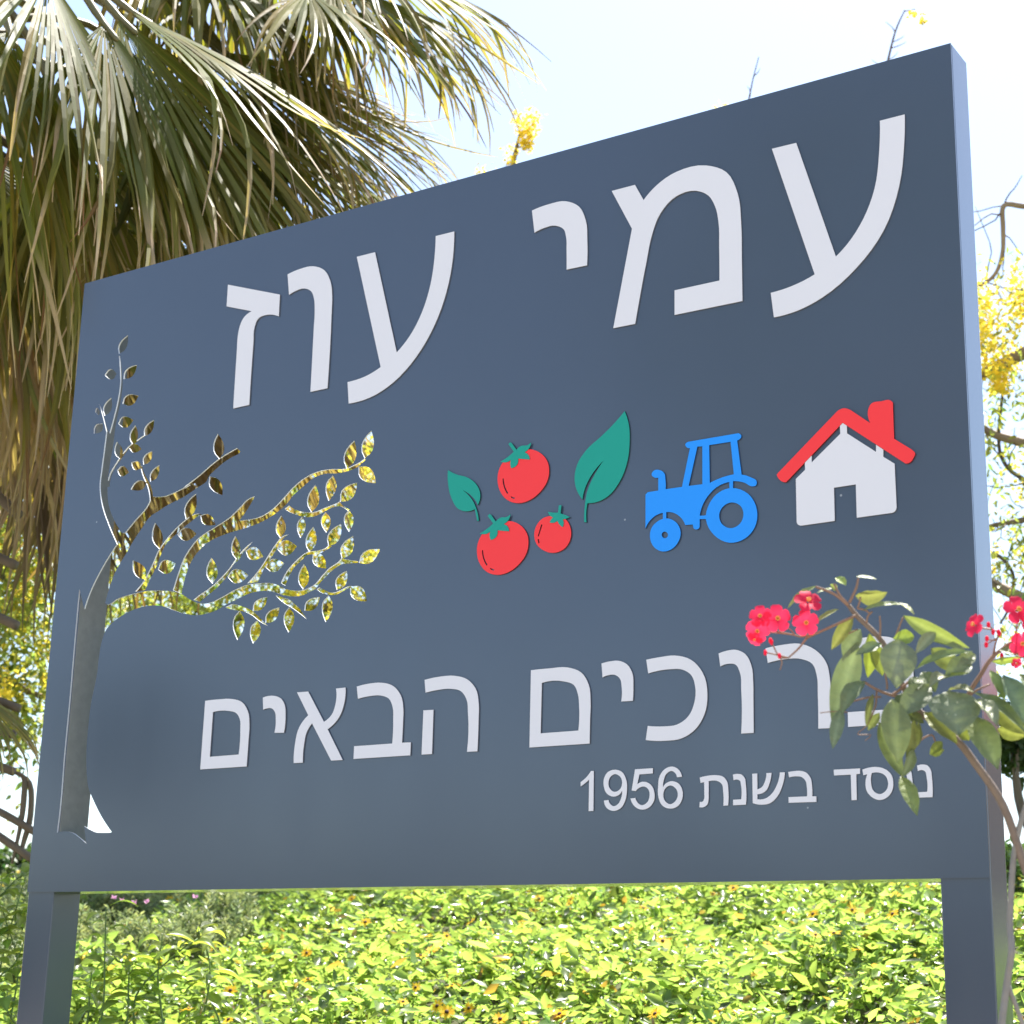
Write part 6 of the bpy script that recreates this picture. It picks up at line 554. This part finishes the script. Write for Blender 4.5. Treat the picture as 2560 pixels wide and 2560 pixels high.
bpx([(2760, 1250), (2700, 1000), (2700, 700), (2760, 500)], .08, .03)
for q, cnt in ((q1, 7), (q2, 6), (q3, 14), (q4, 5), (q5, 8), (q7, 8)):
    for _ in range(cnt):
        a = q[rng.integers(3, len(q))]; tw.append((twig_walk(a, rand_unit(1)[0] + np.array([0, 0, -.1]), rng.uniform(.25, .7)), .006))
bl = [(at(2490, 735, 12.6), .72, .24, 700), (at(2440, 700, 12.8), .5, .18, 300), (at(2550, 650, 12.8), .4, .16, 200), (at(2465, 790, 13.1), .5, .18, 220), (at(2545, 690, 13.2), .4, .14, 90), (at(2530, 860, 13.3), .3, .12, 60), (at(2545, 1120, 13.2), .4, .14, 90),
      (at(2475, 1360, 13.2), .2, .12, 50), (at(2550, 1320, 13.4), .3, .16, 80), (at(2480, 1680, 13.5), .4, .16, 90), (at(2620, 900, 13.2), .5, .2, 150)]
fc = [at(a, b, D1 + rng.normal(0, .4)) for a, b in [(2480, 720), (2450, 830), (2520, 800), (2550, 700), (2545, 980), (2480, 1010), (2530, 1030), (2470, 1060), (2555, 1140), (2480, 1180), (2500, 1230), (2530, 1260), (2470, 1300), (2545, 1380),
      (2490, 1350), (2470, 1420), (2550, 1450), (2500, 1560), (2545, 1600), (2480, 1620), (2640, 800), (2640, 1000), (2640, 1250), (2640, 1450), (2350, 1100), (2300, 900)]]
cassia('golden shower tree with yellow blossom and bare brown branches, right of the sign', ground_at(at(2790, 2100, D1 + .3)), tt, br, bl, sprays(fc, .35, 7, 12, .36), tw, .06)
# tree behind the sign, its tips showing above the upper edge and through the cut-out tree
br = []; tw = []; D2 = 14.5
tt = at(1350, 1350, D2)
q1 = bpx([(1350, 1350), (1450, 900), (1650, 550), (1850, 330), (1860, 300)], .05, .010, .5, D2); tw.append((pxline([(1860, 300), (1872, 250), (1882, 200), (1897, 142)], D2), .009))
q2 = bpx([(1350, 1350), (1750, 900), (2050, 500), (2180, 300)], .05, .012, .55, D2); tw.append((pxline([(2180, 300), (2215, 170), (2238, 80), (2262, 25)], D2), .012))
q3 = bpx([(1350, 1350), (1320, 900), (1290, 600), (1275, 470), (1285, 400), (1300, 330)], .07, .008, .6, D2)
q4 = bpx([(1350, 1350), (1100, 1200), (850, 1100), (600, 1080), (350, 1150)], .08, .02, .9, D2)
q5 = bpx([(1350, 1350), (1100, 1480), (800, 1520), (500, 1560)], .07, .02, .9, D2)
for s_, e_ in [((2215, 180), (2180, 150)), ((2222, 150), (2245, 130)), ((2232, 105), (2260, 90)), ((2238, 80), (2215, 55)), ((2230, 120), (2265, 105)), ((2262, 28), (2300, 20)), ((1876, 240), (1868, 215)), ((1885, 190), (1900, 170)), ((2205, 240), (2190, 262)), ((1285, 400), (1240, 430)), ((1290, 370), (1318, 352)), ((1270, 470), (1215, 455))]:
    tw.append((pxline([s_, ((s_[0] + e_[0]) / 2 + 3, (s_[1] + e_[1]) / 2), e_], D2), .006))
bl = [(at(1318, 280, D2), .34, .15, 420), (at(1278, 365, D2), .22, .1, 90), (at(1218, 415, D2), .2, .12, 70), (at(1803, 258, D2), .1, .08, 30), (at(2278, 28, D2), .06, .05, 22), (at(2308, 30, D2), .1, .06, 34)]
for _ in range(70): bl.append((at(rng.uniform(600, 980), rng.uniform(1050, 1560), D2 + rng.normal(-.4, .5)), rng.uniform(.3, .55), rng.uniform(.14, .24), 90))
for _ in range(12): bl.append((at(rng.uniform(250, 560), rng.uniform(1300, 1600), D2 + rng.normal(0, .5)), .4, .15, 60))
fc = [at(rng.uniform(560, 1000), rng.uniform(1000, 1600), D2 + rng.normal(.3, .6)) for _ in range(95)] + [at(rng.uniform(230, 560), rng.uniform(1250, 1600), D2 + rng.normal(.3, .6)) for _ in range(55)] + \
     [at(rng.uniform(1050, 2100), rng.uniform(600, 1500), D2 + rng.normal(.3, .8)) for _ in range(24)]
cassia('golden shower tree behind the sign, bare twig tips and yellow blossom above its upper edge', ground_at(at(1350, 2100, D2)), tt, br, bl, sprays(fc, .4, 12, 11, .35), tw, .06)
# tree behind the palm
br = []; tw = []; D3 = 12.5; tt = at(-330, 1400, D3)
bpx([(-330, 1400), (-150, 1350), (20, 1400), (180, 1500)], .05, .015, .8, D3); bpx([(-330, 1400), (-150, 1600), (10, 1700), (150, 1760)], .05, .015, .8, D3)
bpx([(-330, 1400), (-200, 1150), (0, 1050), (150, 1100)], .05, .015, .8, D3)
bl = [(at(a, b, D3 + rng.normal(0, .2)), rng.uniform(.3, .45), rng.uniform(.11, .17), 110) for a, b in [(10, 1370), (35, 1420), (60, 1475), (15, 1500), (70, 1390), (20, 1660), (5, 1720), (40, 1680), (12, 1270), (110, 1380), (-30, 1450), (-40, 1650), (130, 1560), (60, 1190), (150, 1250)]]
fc = [at(rng.uniform(-120, 190), rng.uniform(1100, 1830), D3 + rng.normal(.2, .4)) for _ in range(48)]
cassia('golden shower tree with yellow blossom and green leaves behind the palm skirt', ground_at(at(-330, 2120, D3)), tt, br, bl, sprays(fc, .33, 12, 11, .3), [], .075)
# dark shrub at the right edge and bushes on the skyline
def bush(name, label, cat, centres, r_, n, size, material, base, group=None, ratio=.55, up=.6):
    t = empty(name, base); tag(t, label, cat, group); C_ = np.array(centres); idx = rng.integers(0, len(C_), n)
    P = C_[idx] + rand_unit(n) * (r_ * rng.uniform(.15, 1, (n, 1)) ** .5); P[:, 2] = np.maximum(P[:, 2], bank(P[:, 0], P[:, 1]) + .02)
    leaf_obj('foliage', P, size, material, t, up, .3, ratio, .25, .1, .1); mb = MB()
    for c_ in C_[::max(1, len(C_) // 8)]: mb.tube(spline([base, (base + c_) / 2 + rng.normal(0, .05, 3), c_], 4), [.016, .015, .014, .013, .012, .011, .010, .008, .006], 5)
    mb.build('stems', JSTEM, t, True); return t
c_ = [at(a, b, 11 + rng.normal(0, .15)) for a, b in [(2545, 1800), (2520, 1840), (2560, 1870), (2590, 1830), (2600, 1900), (2640, 1860), (2660, 1950), (2530, 1880)]]
bush('dark_shrub', 'dark green leafy shrub at the right edge just above the ground cover', 'shrub', c_, .17, 1500, .07, DARK_LEAF, ground_at(at(2640, 2120, 11)))
bl2 = at(2545, 1960, 12)
c_ = [at(a, b, 19 + rng.normal(0, .3)) for a, b in [(-40, 2160), (0, 2170), (30, 2160), (60, 2175), (90, 2165), (130, 2175), (180, 2170), (-90, 2150), (20, 2190), (70, 2200)]]
bush('dark_bush', 'dark green bush on the skyline at the lower left, behind the bank', 'bush', c_, .22, 2200, .09, DARK_LEAF, ground_at(at(20, 2230, 19)))

# ------------------------------------------------------------------ shrubs at the foot of the left post
def grey_shrub(label, spots_, h):
    b0 = on_bank(*spots_[0]); t = empty('lavender_shrub', b0); tag(t, label, 'shrub', 'narrow-leaved shrubs on the bank'); P = []; A = []; mb = MB()
    for sx, sy in spots_:
        b = on_bank(sx, sy)
        for _ in range(30):
            q = twig_walk(b + rng.normal(0, .12, 3) * np.array([1, 1, .1]), (rng.normal(0, .35), rng.normal(0, .35), 1), h * rng.uniform(.7, 1.15), 8, .1, .02); mb.tube(q, np.linspace(.004, .002, len(q)), 4)
            q = spline(q[2:], 6)
            for p in q:
                for _k in range(2): P.append(p + rng.normal(0, .006, 3)); A.append(unit(rand_unit(1)[0] * np.array([1, 1, .4]) + np.array([0, 0, .55])))
    P = np.array(P); A = np.array(A); n_ = len(P); Ln = rng.uniform(.03, .055, n_)
    leaf_cloud('foliage', P, A, rand_unit(n_), Ln, Ln * .24, tones(n_, .25, .06), GREY_LEAF, t, .1, .2); mb.build('stems', STEM, t); return t
gs = grey_shrub('grey green narrow leaved shrub with pink flowers, under the lower left of the sign', GREY_SPOTS[0], .34)
for a, b in [(305, 2250), (336, 2257), (487, 2243), (284, 2245), (365, 2255)]:
    P = np.repeat(at(a, b, 8.9)[None], 7, 0); n_ = 7; az = np.linspace(0, 6, 7); A = np.stack([np.cos(az), np.sin(az) * .5, np.sin(az * 2) * .5 + .3], 1)
    leaf_cloud('pink_flower', P, A, rand_unit(n_), np.full(n_, .02), np.full(n_, .014), tones(n_, .1, .03), PINK, gs)
grey_shrub('grey green narrow leaved shrub left of the left post', GREY_SPOTS[1], .34)
def leaf_big(mb, base, tip, width, nrm, fold=.3, bend=.2, tone=(1, 1, 1), nu=9, wave=.0, shape=.42):
    base = np.asarray(base); tip = np.asarray(tip); ax = tip - base; L_ = np.linalg.norm(ax); ax = ax / L_
    nrm = unit(np.asarray(nrm) - ax * np.dot(nrm, ax)); sd_ = np.cross(nrm, ax); vs = []; ph = rng.uniform(0, 6)
    for i in range(nu):
        u = i / (nu - 1)
        pr = (math.sin(math.pi * min(u / shape, 1) * .5) ** .85) if u < shape else max(0, math.cos(math.pi * .5 * ((u - shape) / (1 - shape)) ** 1.15)) ** .95
        hw = max(width * .5 * pr, L_ * .004); c_ = base + ax * L_ * u + nrm * L_ * bend * (4 * u * (1 - u)) * .5
        for v in (-1, -.5, 0, .5, 1):
            wv = wave * width * math.sin(u * 22 - abs(v) * 6.5 + ph + (1.3 if v > 0 else 0)) * min(1, abs(v) * 1.6)
            vs.append(c_ + sd_ * hw * v * math.cos(fold * abs(v)) + nrm * (hw * abs(v) * math.sin(fold) + wv - (.03 * width if v == 0 else 0)))
    f = [(i * 5 + j, i * 5 + j + 1, i * 5 + j + 6, i * 5 + j + 5) for i in range(nu - 1) for j in range(4)]
    tn = np.tile(np.asarray(tone, float), (len(vs), 1)) * rng.uniform(.93, 1.07, (len(vs), 1)); tn[2::5] *= (1.45, 1.42, 1.5)
    mb.add(np.array(vs), f, 0, np.clip(tn, 0, 3))
def broad_shrub(label, stems, leafsize=.095, per=17):
    b0 = stems[0][0]; t = empty('broad_leaf_shrub', b0); tag(t, label, 'shrub', 'broad-leaved shrubs by the left post'); mb = MB(); lb = MB()
    for q in stems:
        q = spline(q + rng.normal(0, .012, q.shape), 6); mb.tube(q, np.linspace(.0045, .002, len(q)), 5)
        for k_ in range(per):
            p = q[int(len(q) * (.15 + .85 * k_ / per))] if k_ < per - 1 else q[-1]; a = k_ * 2.4 + rng.uniform(-.4, .4)
            d = unit(CAM_X * math.cos(a) + np.array([0, 0, rng.uniform(-.15, .5)]) + CAM_F * math.sin(a) * .8); l = leafsize * rng.uniform(.6, 1.3)
            g_ = rng.uniform(.8, 1.25); leaf_big(lb, p + d * .012, p + d * l + np.array([0, 0, -.25 * l]), l * rng.uniform(.38, .52), np.array([0, 0, 1]) + rand_unit(1)[0] * .4, rng.uniform(.1, .5), rng.uniform(.1, .45), (g_ * rng.uniform(.9, 1.2), g_, g_), 7)
    mb.build('stems', STEM, t, True); lb.build('foliage', BROAD, t, True); return t
def st(*pts, d=6.3): return np.array([at(x, y, d + .02 * i) for i, (x, y) in enumerate(pts)])
broad_shrub('broad leaved light green shrub with long stems just right of the left post', [st((235, 2640), (250, 2520), (255, 2400), (258, 2260)), st((420, 2640), (400, 2520), (405, 2430), (395, 2330)), st((330, 2640), (340, 2500), (440, 2400), (500, 2345)),
    st((260, 2372), (320, 2392), (370, 2397), (420, 2390), d=6.4), st((470, 2640), (500, 2500), (520, 2400), (480, 2320), d=6.5), st((300, 2640), (310, 2540), (320, 2470), (330, 2420)), st((560, 2660), (545, 2560), (540, 2480), (520, 2420), d=6.4), st((200, 2660), (215, 2560), (225, 2480), (230, 2400), d=6.4)])
broad_shrub('broad leaved light green shrub with arching stems left of the left post', [st((-60, 2700), (-20, 2520), (20, 2330), (40, 2185), d=6.9), st((20, 2700), (30, 2560), (45, 2420), (30, 2280), d=6.9), st((-80, 2560), (-20, 2480), (30, 2420), (60, 2370), d=6.8), st((-80, 2360), (0, 2330), (60, 2297), (100, 2280), d=6.9), st((60, 2700), (50, 2600), (30, 2520), (20, 2480), d=6.7), st((-70, 2300), (0, 2230), (40, 2200), (62, 2190), d=7)])

# ------------------------------------------------------------------ red flowering shrub in front of the right end of the sign
JD = 3.05
def K(x, y, d=JD): return at(1850 + x / 2.721, 1400 + y / 2.721, d)
jb = at(2520, 2900, JD + .05); jb = np.array([jb[0], jb[1], 0.0])
jat = empty('red_flowering_shrub', jb); tag(jat, 'shrub with drooping leaves and red flowers in front of the right end of the sign', 'shrub')
mb = MB()
main = spline([K(2060, 2400), K(1930, 2068), K(1790, 1668), K(1597, 1380), K(1480, 1230), K(1330, 1110), K(1190, 1000), K(1080, 800), K(970, 560), K(800, 385), K(740, 310)], 5); mb.tube(main, np.linspace(.0075, .004, len(main)), 8)
low = at(2492, 2680, JD + .01); grey = spline([jb + (low - jb) * f_ for f_ in np.linspace(0, 1, 12)] + [at(2500, 2610, JD), at(2506, 2545, JD), at(2519, 2447, JD), at(2529, 2378, JD - .01), at(2525, 2310, JD), at(2529, 2207, JD), at(2538, 2120, JD), at(2560, 2030, JD), at(2600, 1950, JD)], 5); gb_ = MB(); gb_.tube(grey, np.linspace(.009, .0045, len(grey)), 8)
low2 = at(2600, 2700, JD + .02); q = spline([at(2519, 2460, JD), at(2560, 2570, JD + .02)] + [low2 + (np.array([jb[0] + .12, jb[1], 0.0]) - low2) * f_ for f_ in np.linspace(0, 1, 10)], 5); gb_.tube(q, .004, 7); gb_.build('trunk', JTRUNK, jat, True)
q = spline([K(2060, 2400), at(2640, 2420, JD + .03), at(2640, 2700, JD + .05), np.array([jb[0] + .05, jb[1] + .05, 0.0])], 5); mb.tube(q, np.linspace(.0075, .009, len(q)), 7)
for pts, r_ in [([(1480, 1130), (1560, 910), (1640, 780), (1720, 660), (1860, 550)], .0045), ([(1190, 1000), (1100, 930), (1035, 920), (930, 880), (840, 825)], .003), ([(1035, 920), (1090, 880), (1180, 800)], .0028), ([(960, 930), (870, 935), (770, 960)], .002), ([(930, 890), (920, 1000), (860, 1130)], .0018),
                ([(790, 375), (670, 430), (550, 485), (455, 530)], .0028), ([(455, 530), (400, 600), (330, 665)], .002), ([(330, 665), (250, 645), (180, 630)], .0016), ([(330, 665), (270, 660), (230, 590), (210, 550)], .0015), ([(270, 655), (285, 700), (270, 750)], .0014), ([(520, 500), (420, 520), (370, 510), (250, 485)], .002), ([(370, 510), (300, 500), (180, 490)], .0015), ([(455, 530), (445, 500)], .0018), ([(370, 510), (350, 480), (300, 440)], .0014),
                ([(740, 310), (640, 230), (515, 180)], .003), ([(735, 300), (680, 240), (640, 160)], .0026), ([(745, 290), (790, 190), (805, 120)], .0026), ([(800, 330), (815, 280), (820, 250)], .002), ([(860, 430), (870, 380), (900, 350)], .002), ([(950, 540), (955, 450), (950, 380)], .002), ([(1060, 520), (1085, 450), (1110, 390)], .002), ([(1000, 880), (1000, 840), (985, 760)], .002), ([(1500, 1000), (1590, 900), (1700, 845)], .0022), ([(800, 330), (850, 340), (890, 370)], .002),
                ([(1720, 660), (1740, 560), (1755, 490), (1640, 460)], .002), ([(1755, 490), (1720, 470), (1690, 440)], .0013), ([(1745, 530), (1700, 560), (1675, 575)], .0012), ([(1740, 545), (1710, 545), (1680, 535)], .0012), ([(1860, 550), (1880, 480), (1890, 400)], .002), ([(1860, 550), (1920, 590), (1960, 600)], .002), ([(1540, 760), (1570, 700), (1560, 650)], .002), ([(1200, 1240), (1300, 1190), (1330, 1240)], .0018), ([(730, 1035), (640, 1030), (545, 1040)], .0012), ([(860, 1130), (800, 1185), (890, 1190), (850, 1230)], .001), ([(800, 470), (740, 500)], .0015)]:
    q = spline([K(x, y, JD - .01) for x, y in pts], 4); mb.tube(q, np.linspace(r_, r_ * .75, len(q)), 5, 1)
mb.build('stem', [JSTEM, JTWIG], jat, True)
lb = MB(); F_ = -CAM_F
# base, tip, width, facing as seen (right, up, towards), fold, bend, tone, depth offset
JL = [((515, 180), (325, 330), 62, (-.5, .7, .45), .4, .25, (1.3, 1.35, .9), 0), ((650, 120), (722, 172), 70, (.2, .6, .6), .3, .2, (1.5, 1.7, .8), 0), ((662, 205), (612, 165), 42, (-.5, .5, .5), .3, .1, (1.4, 1.5, 1), 0), ((640, 190), (520, 225), 30, (0, .9, .3), .3, .1, (1.4, 1.5, 1), 0),
 ((790, 112), (930, 130), 46, (0, .95, .3), .2, .1, (1.4, 1.5, 1.1), .01), ((785, 245), (1003, 220), 120, (.1, -.5, .8), .35, .3, (1.05, 1.0, .7), 0), ((830, 345), (1110, 300), 70, (0, .9, .35), .35, .2, (1.3, 1.35, 1.2), -.01), ((1070, 290), (1185, 370), 60, (.4, .7, .4), .3, .2, (1.2, 1.2, .7), -.01),
 ((1110, 378), (1562, 600), 105, (.25, -.3, .8), .45, .35, (1.2, 1.3, .8), -.01), ((670, 335), (508, 432), 48, (-.4, .75, .45), .3, .2, (1.2, 1.2, .8), .01), ((770, 382), (622, 612), 92, (-.3, .1, .9), .5, .25, (1.05, 1.0, .6), .01), ((820, 470), (700, 660), 120, (-.3, .3, .9), .35, .15, (.85, .95, 1.0), .01), ((800, 560), (625, 1112), 165, (-.2, .15, .95), .3, -.3, (.85, .97, 1.05), 0),
 ((850, 825), (690, 1055), 130, (-.5, .35, .7), .55, .5, (.72, .85, .85), -.02), ((690, 1005), (630, 1285), 84, (-.3, .2, .9), .25, .1, (.8, .95, 1.05), -.02), ((965, 572), (785, 645), 75, (0, .6, .75), .4, .25, (.85, .97, .9), -.02), ((880, 500), (868, 800), 120, (.3, 0, .9), .4, .2, (1.5, 1.6, .6), .02), ((900, 560), (970, 790), 110, (.3, 0, .9), .3, .1, (1.2, 1.3, .6), .025),
 ((1075, 540), (1062, 872), 225, (-.05, .3, .95), .35, .18, (.92, .98, 1.1), -.04), ((1185, 520), (1040, 535), 90, (0, .3, .9), .3, .2, (1.4, 1.6, .6), -.01), ((1330, 490), (1195, 640), 85, (.1, .7, .6), .5, .25, (1.25, 1.25, 1.25), -.03), ((1195, 742), (1582, 622), 88, (-.1, .75, .55), .5, .3, (.95, 1.1, .8), -.04), ((1290, 540), (1562, 645), 70, (.2, .7, .6), .4, .2, (1.15, 1.2, 1.1), -.02), ((1300, 600), (1500, 760), 120, (.2, -.2, .9), .3, .2, (.9, .95, .6), .02),
 ((1295, 850), (1085, 1062), 160, (-.2, .45, .85), .3, .2, (.82, .9, .95), -.04), ((1120, 900), (1090, 1060), 100, (-.3, .2, .9), .3, .2, (.75, .85, .8), -.02), ((1300, 835), (1555, 770), 48, (0, .8, .5), .4, .15, (1.2, 1.3, .6), -.04), ((1400, 790), (1288, 868), 95, (-.2, .7, .6), .6, .4, (1.15, 1.1, 1.1), -.05), ((1575, 690), (1395, 785), 130, (-.1, .5, .8), .3, .2, (.85, .95, .85), -.03), ((1600, 640), (1470, 720), 90, (0, .5, .8), .3, .2, (.95, 1.05, .95), -.02),
 ((1420, 890), (1490, 1192), 300, (0, .4, .9), .25, .15, (.88, .97, 1.05), -.06), ((1420, 885), (1590, 900), 80, (0, .85, .4), .5, .3, (1.1, 1.05, 1.0), -.05), ((1600, 950), (1752, 1135), 125, (.2, .5, .8), .55, .3, (1.15, 1.15, 1.15), -.07), ((1600, 905), (1945, 1180), 130, (.35, .6, .6), .5, .2, (.85, .97, .9), -.03), ((1720, 1000), (1960, 1190), 110, (.2, -.3, .9), .3, .1, (1.05, 1.05, .6), -.02), ((1560, 1050), (1755, 1425), 175, (.1, .35, .9), .3, .2, (.95, 1.08, .8), -.05),
 ((1250, 1035), (1480, 1252), 125, (.2, .3, .9), .4, .2, (1.05, 1.05, .6), -.02), ((1035, 945), (1078, 1388), 180, (-.05, .25, .95), .35, .15, (1.0, 1.08, .85), -.06), ((945, 1100), (1110, 1482), 120, (-.3, .2, .9), .45, -.2, (.95, 1.05, .8), -.04), ((1185, 1090), (1130, 1345), 100, (.3, .1, .9), .4, .15, (1.0, 1.0, .6), -.03), ((1215, 1100), (1170, 1300), 80, (.5, 0, .8), .3, .1, (.85, .9, .6), -.02), ((1180, 1290), (1100, 1480), 75, (.3, .2, .9), .4, .2, (.95, 1.02, .85), -.05), ((1095, 1470), (1205, 1740), 105, (.1, .2, .95), .35, .15, (.98, 1.1, .7), -.05),
 ((1110, 1030), (1250, 1110), 90, (.1, .4, .9), .3, .2, (.8, .85, .6), 0), ((1375, 1235), (1290, 1325), 60, (-.2, .2, .9), .3, .2, (1.0, 1.1, .5), -.01), ((1290, 1320), (1390, 1290), 55, (0, .3, .9), .3, -.4, (1.0, 1.1, .5), -.01), ((1790, 780), (1945, 1130), 165, (.3, .3, .85), .35, .25, (.75, .95, .9), -.04), ((1700, 750), (1800, 960), 85, (.2, .5, .8), .4, .2, (1.1, 1.3, .8), -.03), ((1760, 610), (1990, 690), 95, (.1, .75, .6), .4, .2, (.85, 1.0, .8), -.02), ((1710, 690), (1930, 660), 50, (0, -.3, .9), .3, .1, (1.3, 1.5, .7), -.01),
 ((905, 910), (858, 1135), 50, (-.4, .2, .8), .5, .1, (.95, .95, .6), -.01), ((950, 1040), (870, 1160), 60, (-.3, .2, .9), .4, .1, (.9, .95, .7), .01), ((1750, 1150), (1945, 1200), 90, (.1, -.2, .9), .3, .2, (1.1, 1.1, .55), -.01), ((1900, 780), (2080, 950), 130, (.2, .5, .8), .3, .2, (.85, 1, .9), 0), ((1850, 1000), (2100, 1150), 140, (.2, .5, .8), .3, .2, (.9, 1, .8), .02), ((1240, 760), (1330, 900), 110, (0, .5, .85), .3, .2, (.82, .92, .9), -.02), ((1220, 800), (1160, 900), 90, (-.2, .5, .85), .3, .2, (.85, .95, .85), -.03), ((1480, 1150), (1560, 1230), 80, (.1, .2, .9), .3, .2, (1.1, 1.15, .5), .01)]
for b_, t_, w_, fc_, fo, be, tn, dz in JL:
    k_ = JD / FPX / 2.721; leaf_big(lb, K(*b_, JD + dz), K(*t_, JD + dz * 1.6 - .008), w_ * k_ * 1.13, sdir(fc_[0], fc_[1], -fc_[2]), fo, be * .5, np.array(tn), 25, .022)
lb.build('foliage', JLEAF, jat, True)
def red_flower(c_, face, r_):
    n_ = unit(face); u = unit(np.cross(n_, (.2, .1, .97))); v = np.cross(n_, u); mb = MB(); ph = rng.uniform(0, 6)
    for i in range(5):
        a = ph + 2 * math.pi * i / 5; d = u * math.cos(a) + v * math.sin(a); s_ = np.cross(n_, d); vs = []
        for q, hw, lift in ((.08, .08, 0), (.35, .26, .10), (.62, .43, .15), (.85, .42, .13), (1.0, .22, .06)):
            for k_ in (-1, 0, 1): vs.append(c_ + d * r_ * q + s_ * r_ * hw * k_ + n_ * r_ * (lift - (.05 if k_ == 0 else 0) + rng.normal(0, .012)))
        g_ = rng.uniform(.88, 1.1); mb.add(np.array(vs), [(3 * j + k_, 3 * j + k_ + 1, 3 * j + k_ + 4, 3 * j + k_ + 3) for j in range(4) for k_ in range(2)], 0, (g_, g_, g_))
    o = mb.build('flower', JFLOWER, jat, True); mb = MB()
    for i in range(7): a = i * .9; mb.tube([c_, c_ + n_ * r_ * .3 + (u * math.cos(a) + v * math.sin(a)) * r_ * .12], r_ * .035, 4); mb.ball(c_ + n_ * r_ * .32 + (u * math.cos(a) + v * math.sin(a)) * r_ * .13, r_ * .06, nu=5, nv=4)
    q = mb.build('stamens', STAMEN, jat, True); q.parent = o; q.location = (0, 0, 0)
for x, y, fx, fy, ff, r_ in [(250, 400, .1, .25, 1, 105), (140, 385, -.3, .35, .9, 85), (120, 480, -.25, -.1, 1, 90), (462, 285, .1, .75, .7, 105), (446, 428, 0, .15, 1, 98), (1885, 345, .2, .45, .9, 110), (1600, 445, -.75, .35, .35, 90), (1925, 575, -.3, .3, .9, 95), (1880, 700, 0, -.3, .9, 40), (105, 535, -.5, -.5, .7, 60), (1990, 420, .3, .3, .9, 100)]:
    red_flower(K(x, y, JD - .03), sdir(fx, fy, -ff), r_ * .9 * JD / FPX / 2.721)
mb = MB()
for x, y in [(1690, 440), (1722, 490), (1758, 490), (1680, 535), (1675, 577), (207, 548), (172, 630), (268, 652), (1780, 650), (1765, 500), (215, 560)]: mb.ball(K(x, y, JD - .012), .0035, squash=(1, 1, 1.5), nu=6, nv=5)
mb.build('buds', JFLOWER, jat, True)

# ------------------------------------------------------------------ what the glossy paint mirrors: a round tree, a house to the right, plus a hedge and tall tree added to darken it
def mirrored(px, py, ydist):
    """the place in front of the sign whose mirror image appears at photo position (px, py)"""
    v = CAM_F + CAM_X * ((px - 1280) / FPX) - CAM_U * ((py - 1280) / FPX); k = (ydist - CAM_P[1]) / v[1]; p = CAM_P + v * k; return np.array([p[0], -p[1], p[2]])
mt = mirrored(330, 1850, 13.0); gb = np.array([mt[0], mt[1], 0.0])
t = empty('round_tree', gb); tag(t, 'round dark tree across the path, mirrored faintly in the lower left of the sign', 'tree')
mb = MB(); mb.tube([gb, gb + np.array([.03, 0, 1.2]), np.array([mt[0], mt[1], mt[2]])], [.16, .13, .1], 10); mb.build('trunk', BARK, t, True)
P = mt + rand_unit(5200) * np.array([1.05, 1.05, .95]) * rng.uniform(.2, 1, (5200, 1)) ** .4; leaf_obj('foliage', P, .12, DARK_LEAF, t, .4, .2, .55)
hb = np.array([-16.0, -27.0, 0.0]); t = empty('unseen_tall_hedge', hb); tag(t, 'unseen long dark hedge added across the path to darken the reflection along the lower edge of the sign', 'hedge')  # added out of view so the lower sign face reflects less bright horizon
n = 9000; P = np.stack([rng.uniform(-46, 14, n), -27 + rng.normal(0, .5, n), rng.uniform(0, 1, n)], 1); P[:, 2] *= 3.9 + .5 * np.sin(P[:, 0] * .9) + .4 * np.sin(P[:, 0] * 2.3 + 1)
leaf_obj('foliage', P, .5, DARK_LEAF, t, .4, .2, .6)
mb = MB(); mb.box((-46, -27.2, 0), (14, -26.8, 2.6)); mb.build('stems', BARK, t)
bt = mirrored(2330, 800, 18.0); gb = np.array([bt[0], bt[1], 0.0])
t = empty('unseen_tall_tree', gb); tag(t, 'unseen broad tree added across the path to darken the reflection in the right half of the sign', 'tree')  # added out of view; its sparse crown dims the sky mirrored at right
mb = MB(); mb.tube([gb, gb + np.array([.1, 0, 3.0]), bt], [.32, .26, .18], 12); mb.build('trunk', BARK, t, True)
P = bt + rand_unit(3000) * np.array([4.6, 4.0, 3.9]) * rng.uniform(.2, 1, (3000, 1)) ** .4; leaf_obj('foliage', P, .28, DARK_LEAF, t, .4, .2, .55)
hp = at(2490, 1900, 24.0); hx = 3.0 - (hp[0] - 3.0); hy = hp[1]
house = empty('house', (hx + 4, hy + 5, float(bank(hx, hy)))); tag(house, 'tan plastered house with a red tiled roof right of the sign, mirrored in its edge', 'house')
zt = 1.5 + 24 * math.tan(R(8.6)); mb = MB(); mb.box((hx - 5, hy, -2.5), (hx + 9, hy + 8, zt)); mb.build('wall', TAN, house)
mb = MB(); y0, y1, x0, x1 = hy - .35, hy + 8.35, hx - 5.4, hx + 9.4
mb.add([(x0, y0, zt + .02), (x1, y0, zt + .02), (x1, y1, zt + .02), (x0, y1, zt + .02), (x0 + 1.5, (y0 + y1) / 2, zt + 1.6), (x1 - 1.5, (y0 + y1) / 2, zt + 1.6)], [(0, 3, 2, 1), (0, 1, 5, 4), (1, 2, 5), (2, 3, 4, 5), (3, 0, 4)]); mb.build('roof', ROOFTILE, house)
for k in (5.0, 7.5):
    mb = MB(); mb.box((hx + k, hy - .05, zt - 2.0), (hx + k + 1.1, hy - .003, zt - .9)); mb.build('window', DARKGLASS, house)
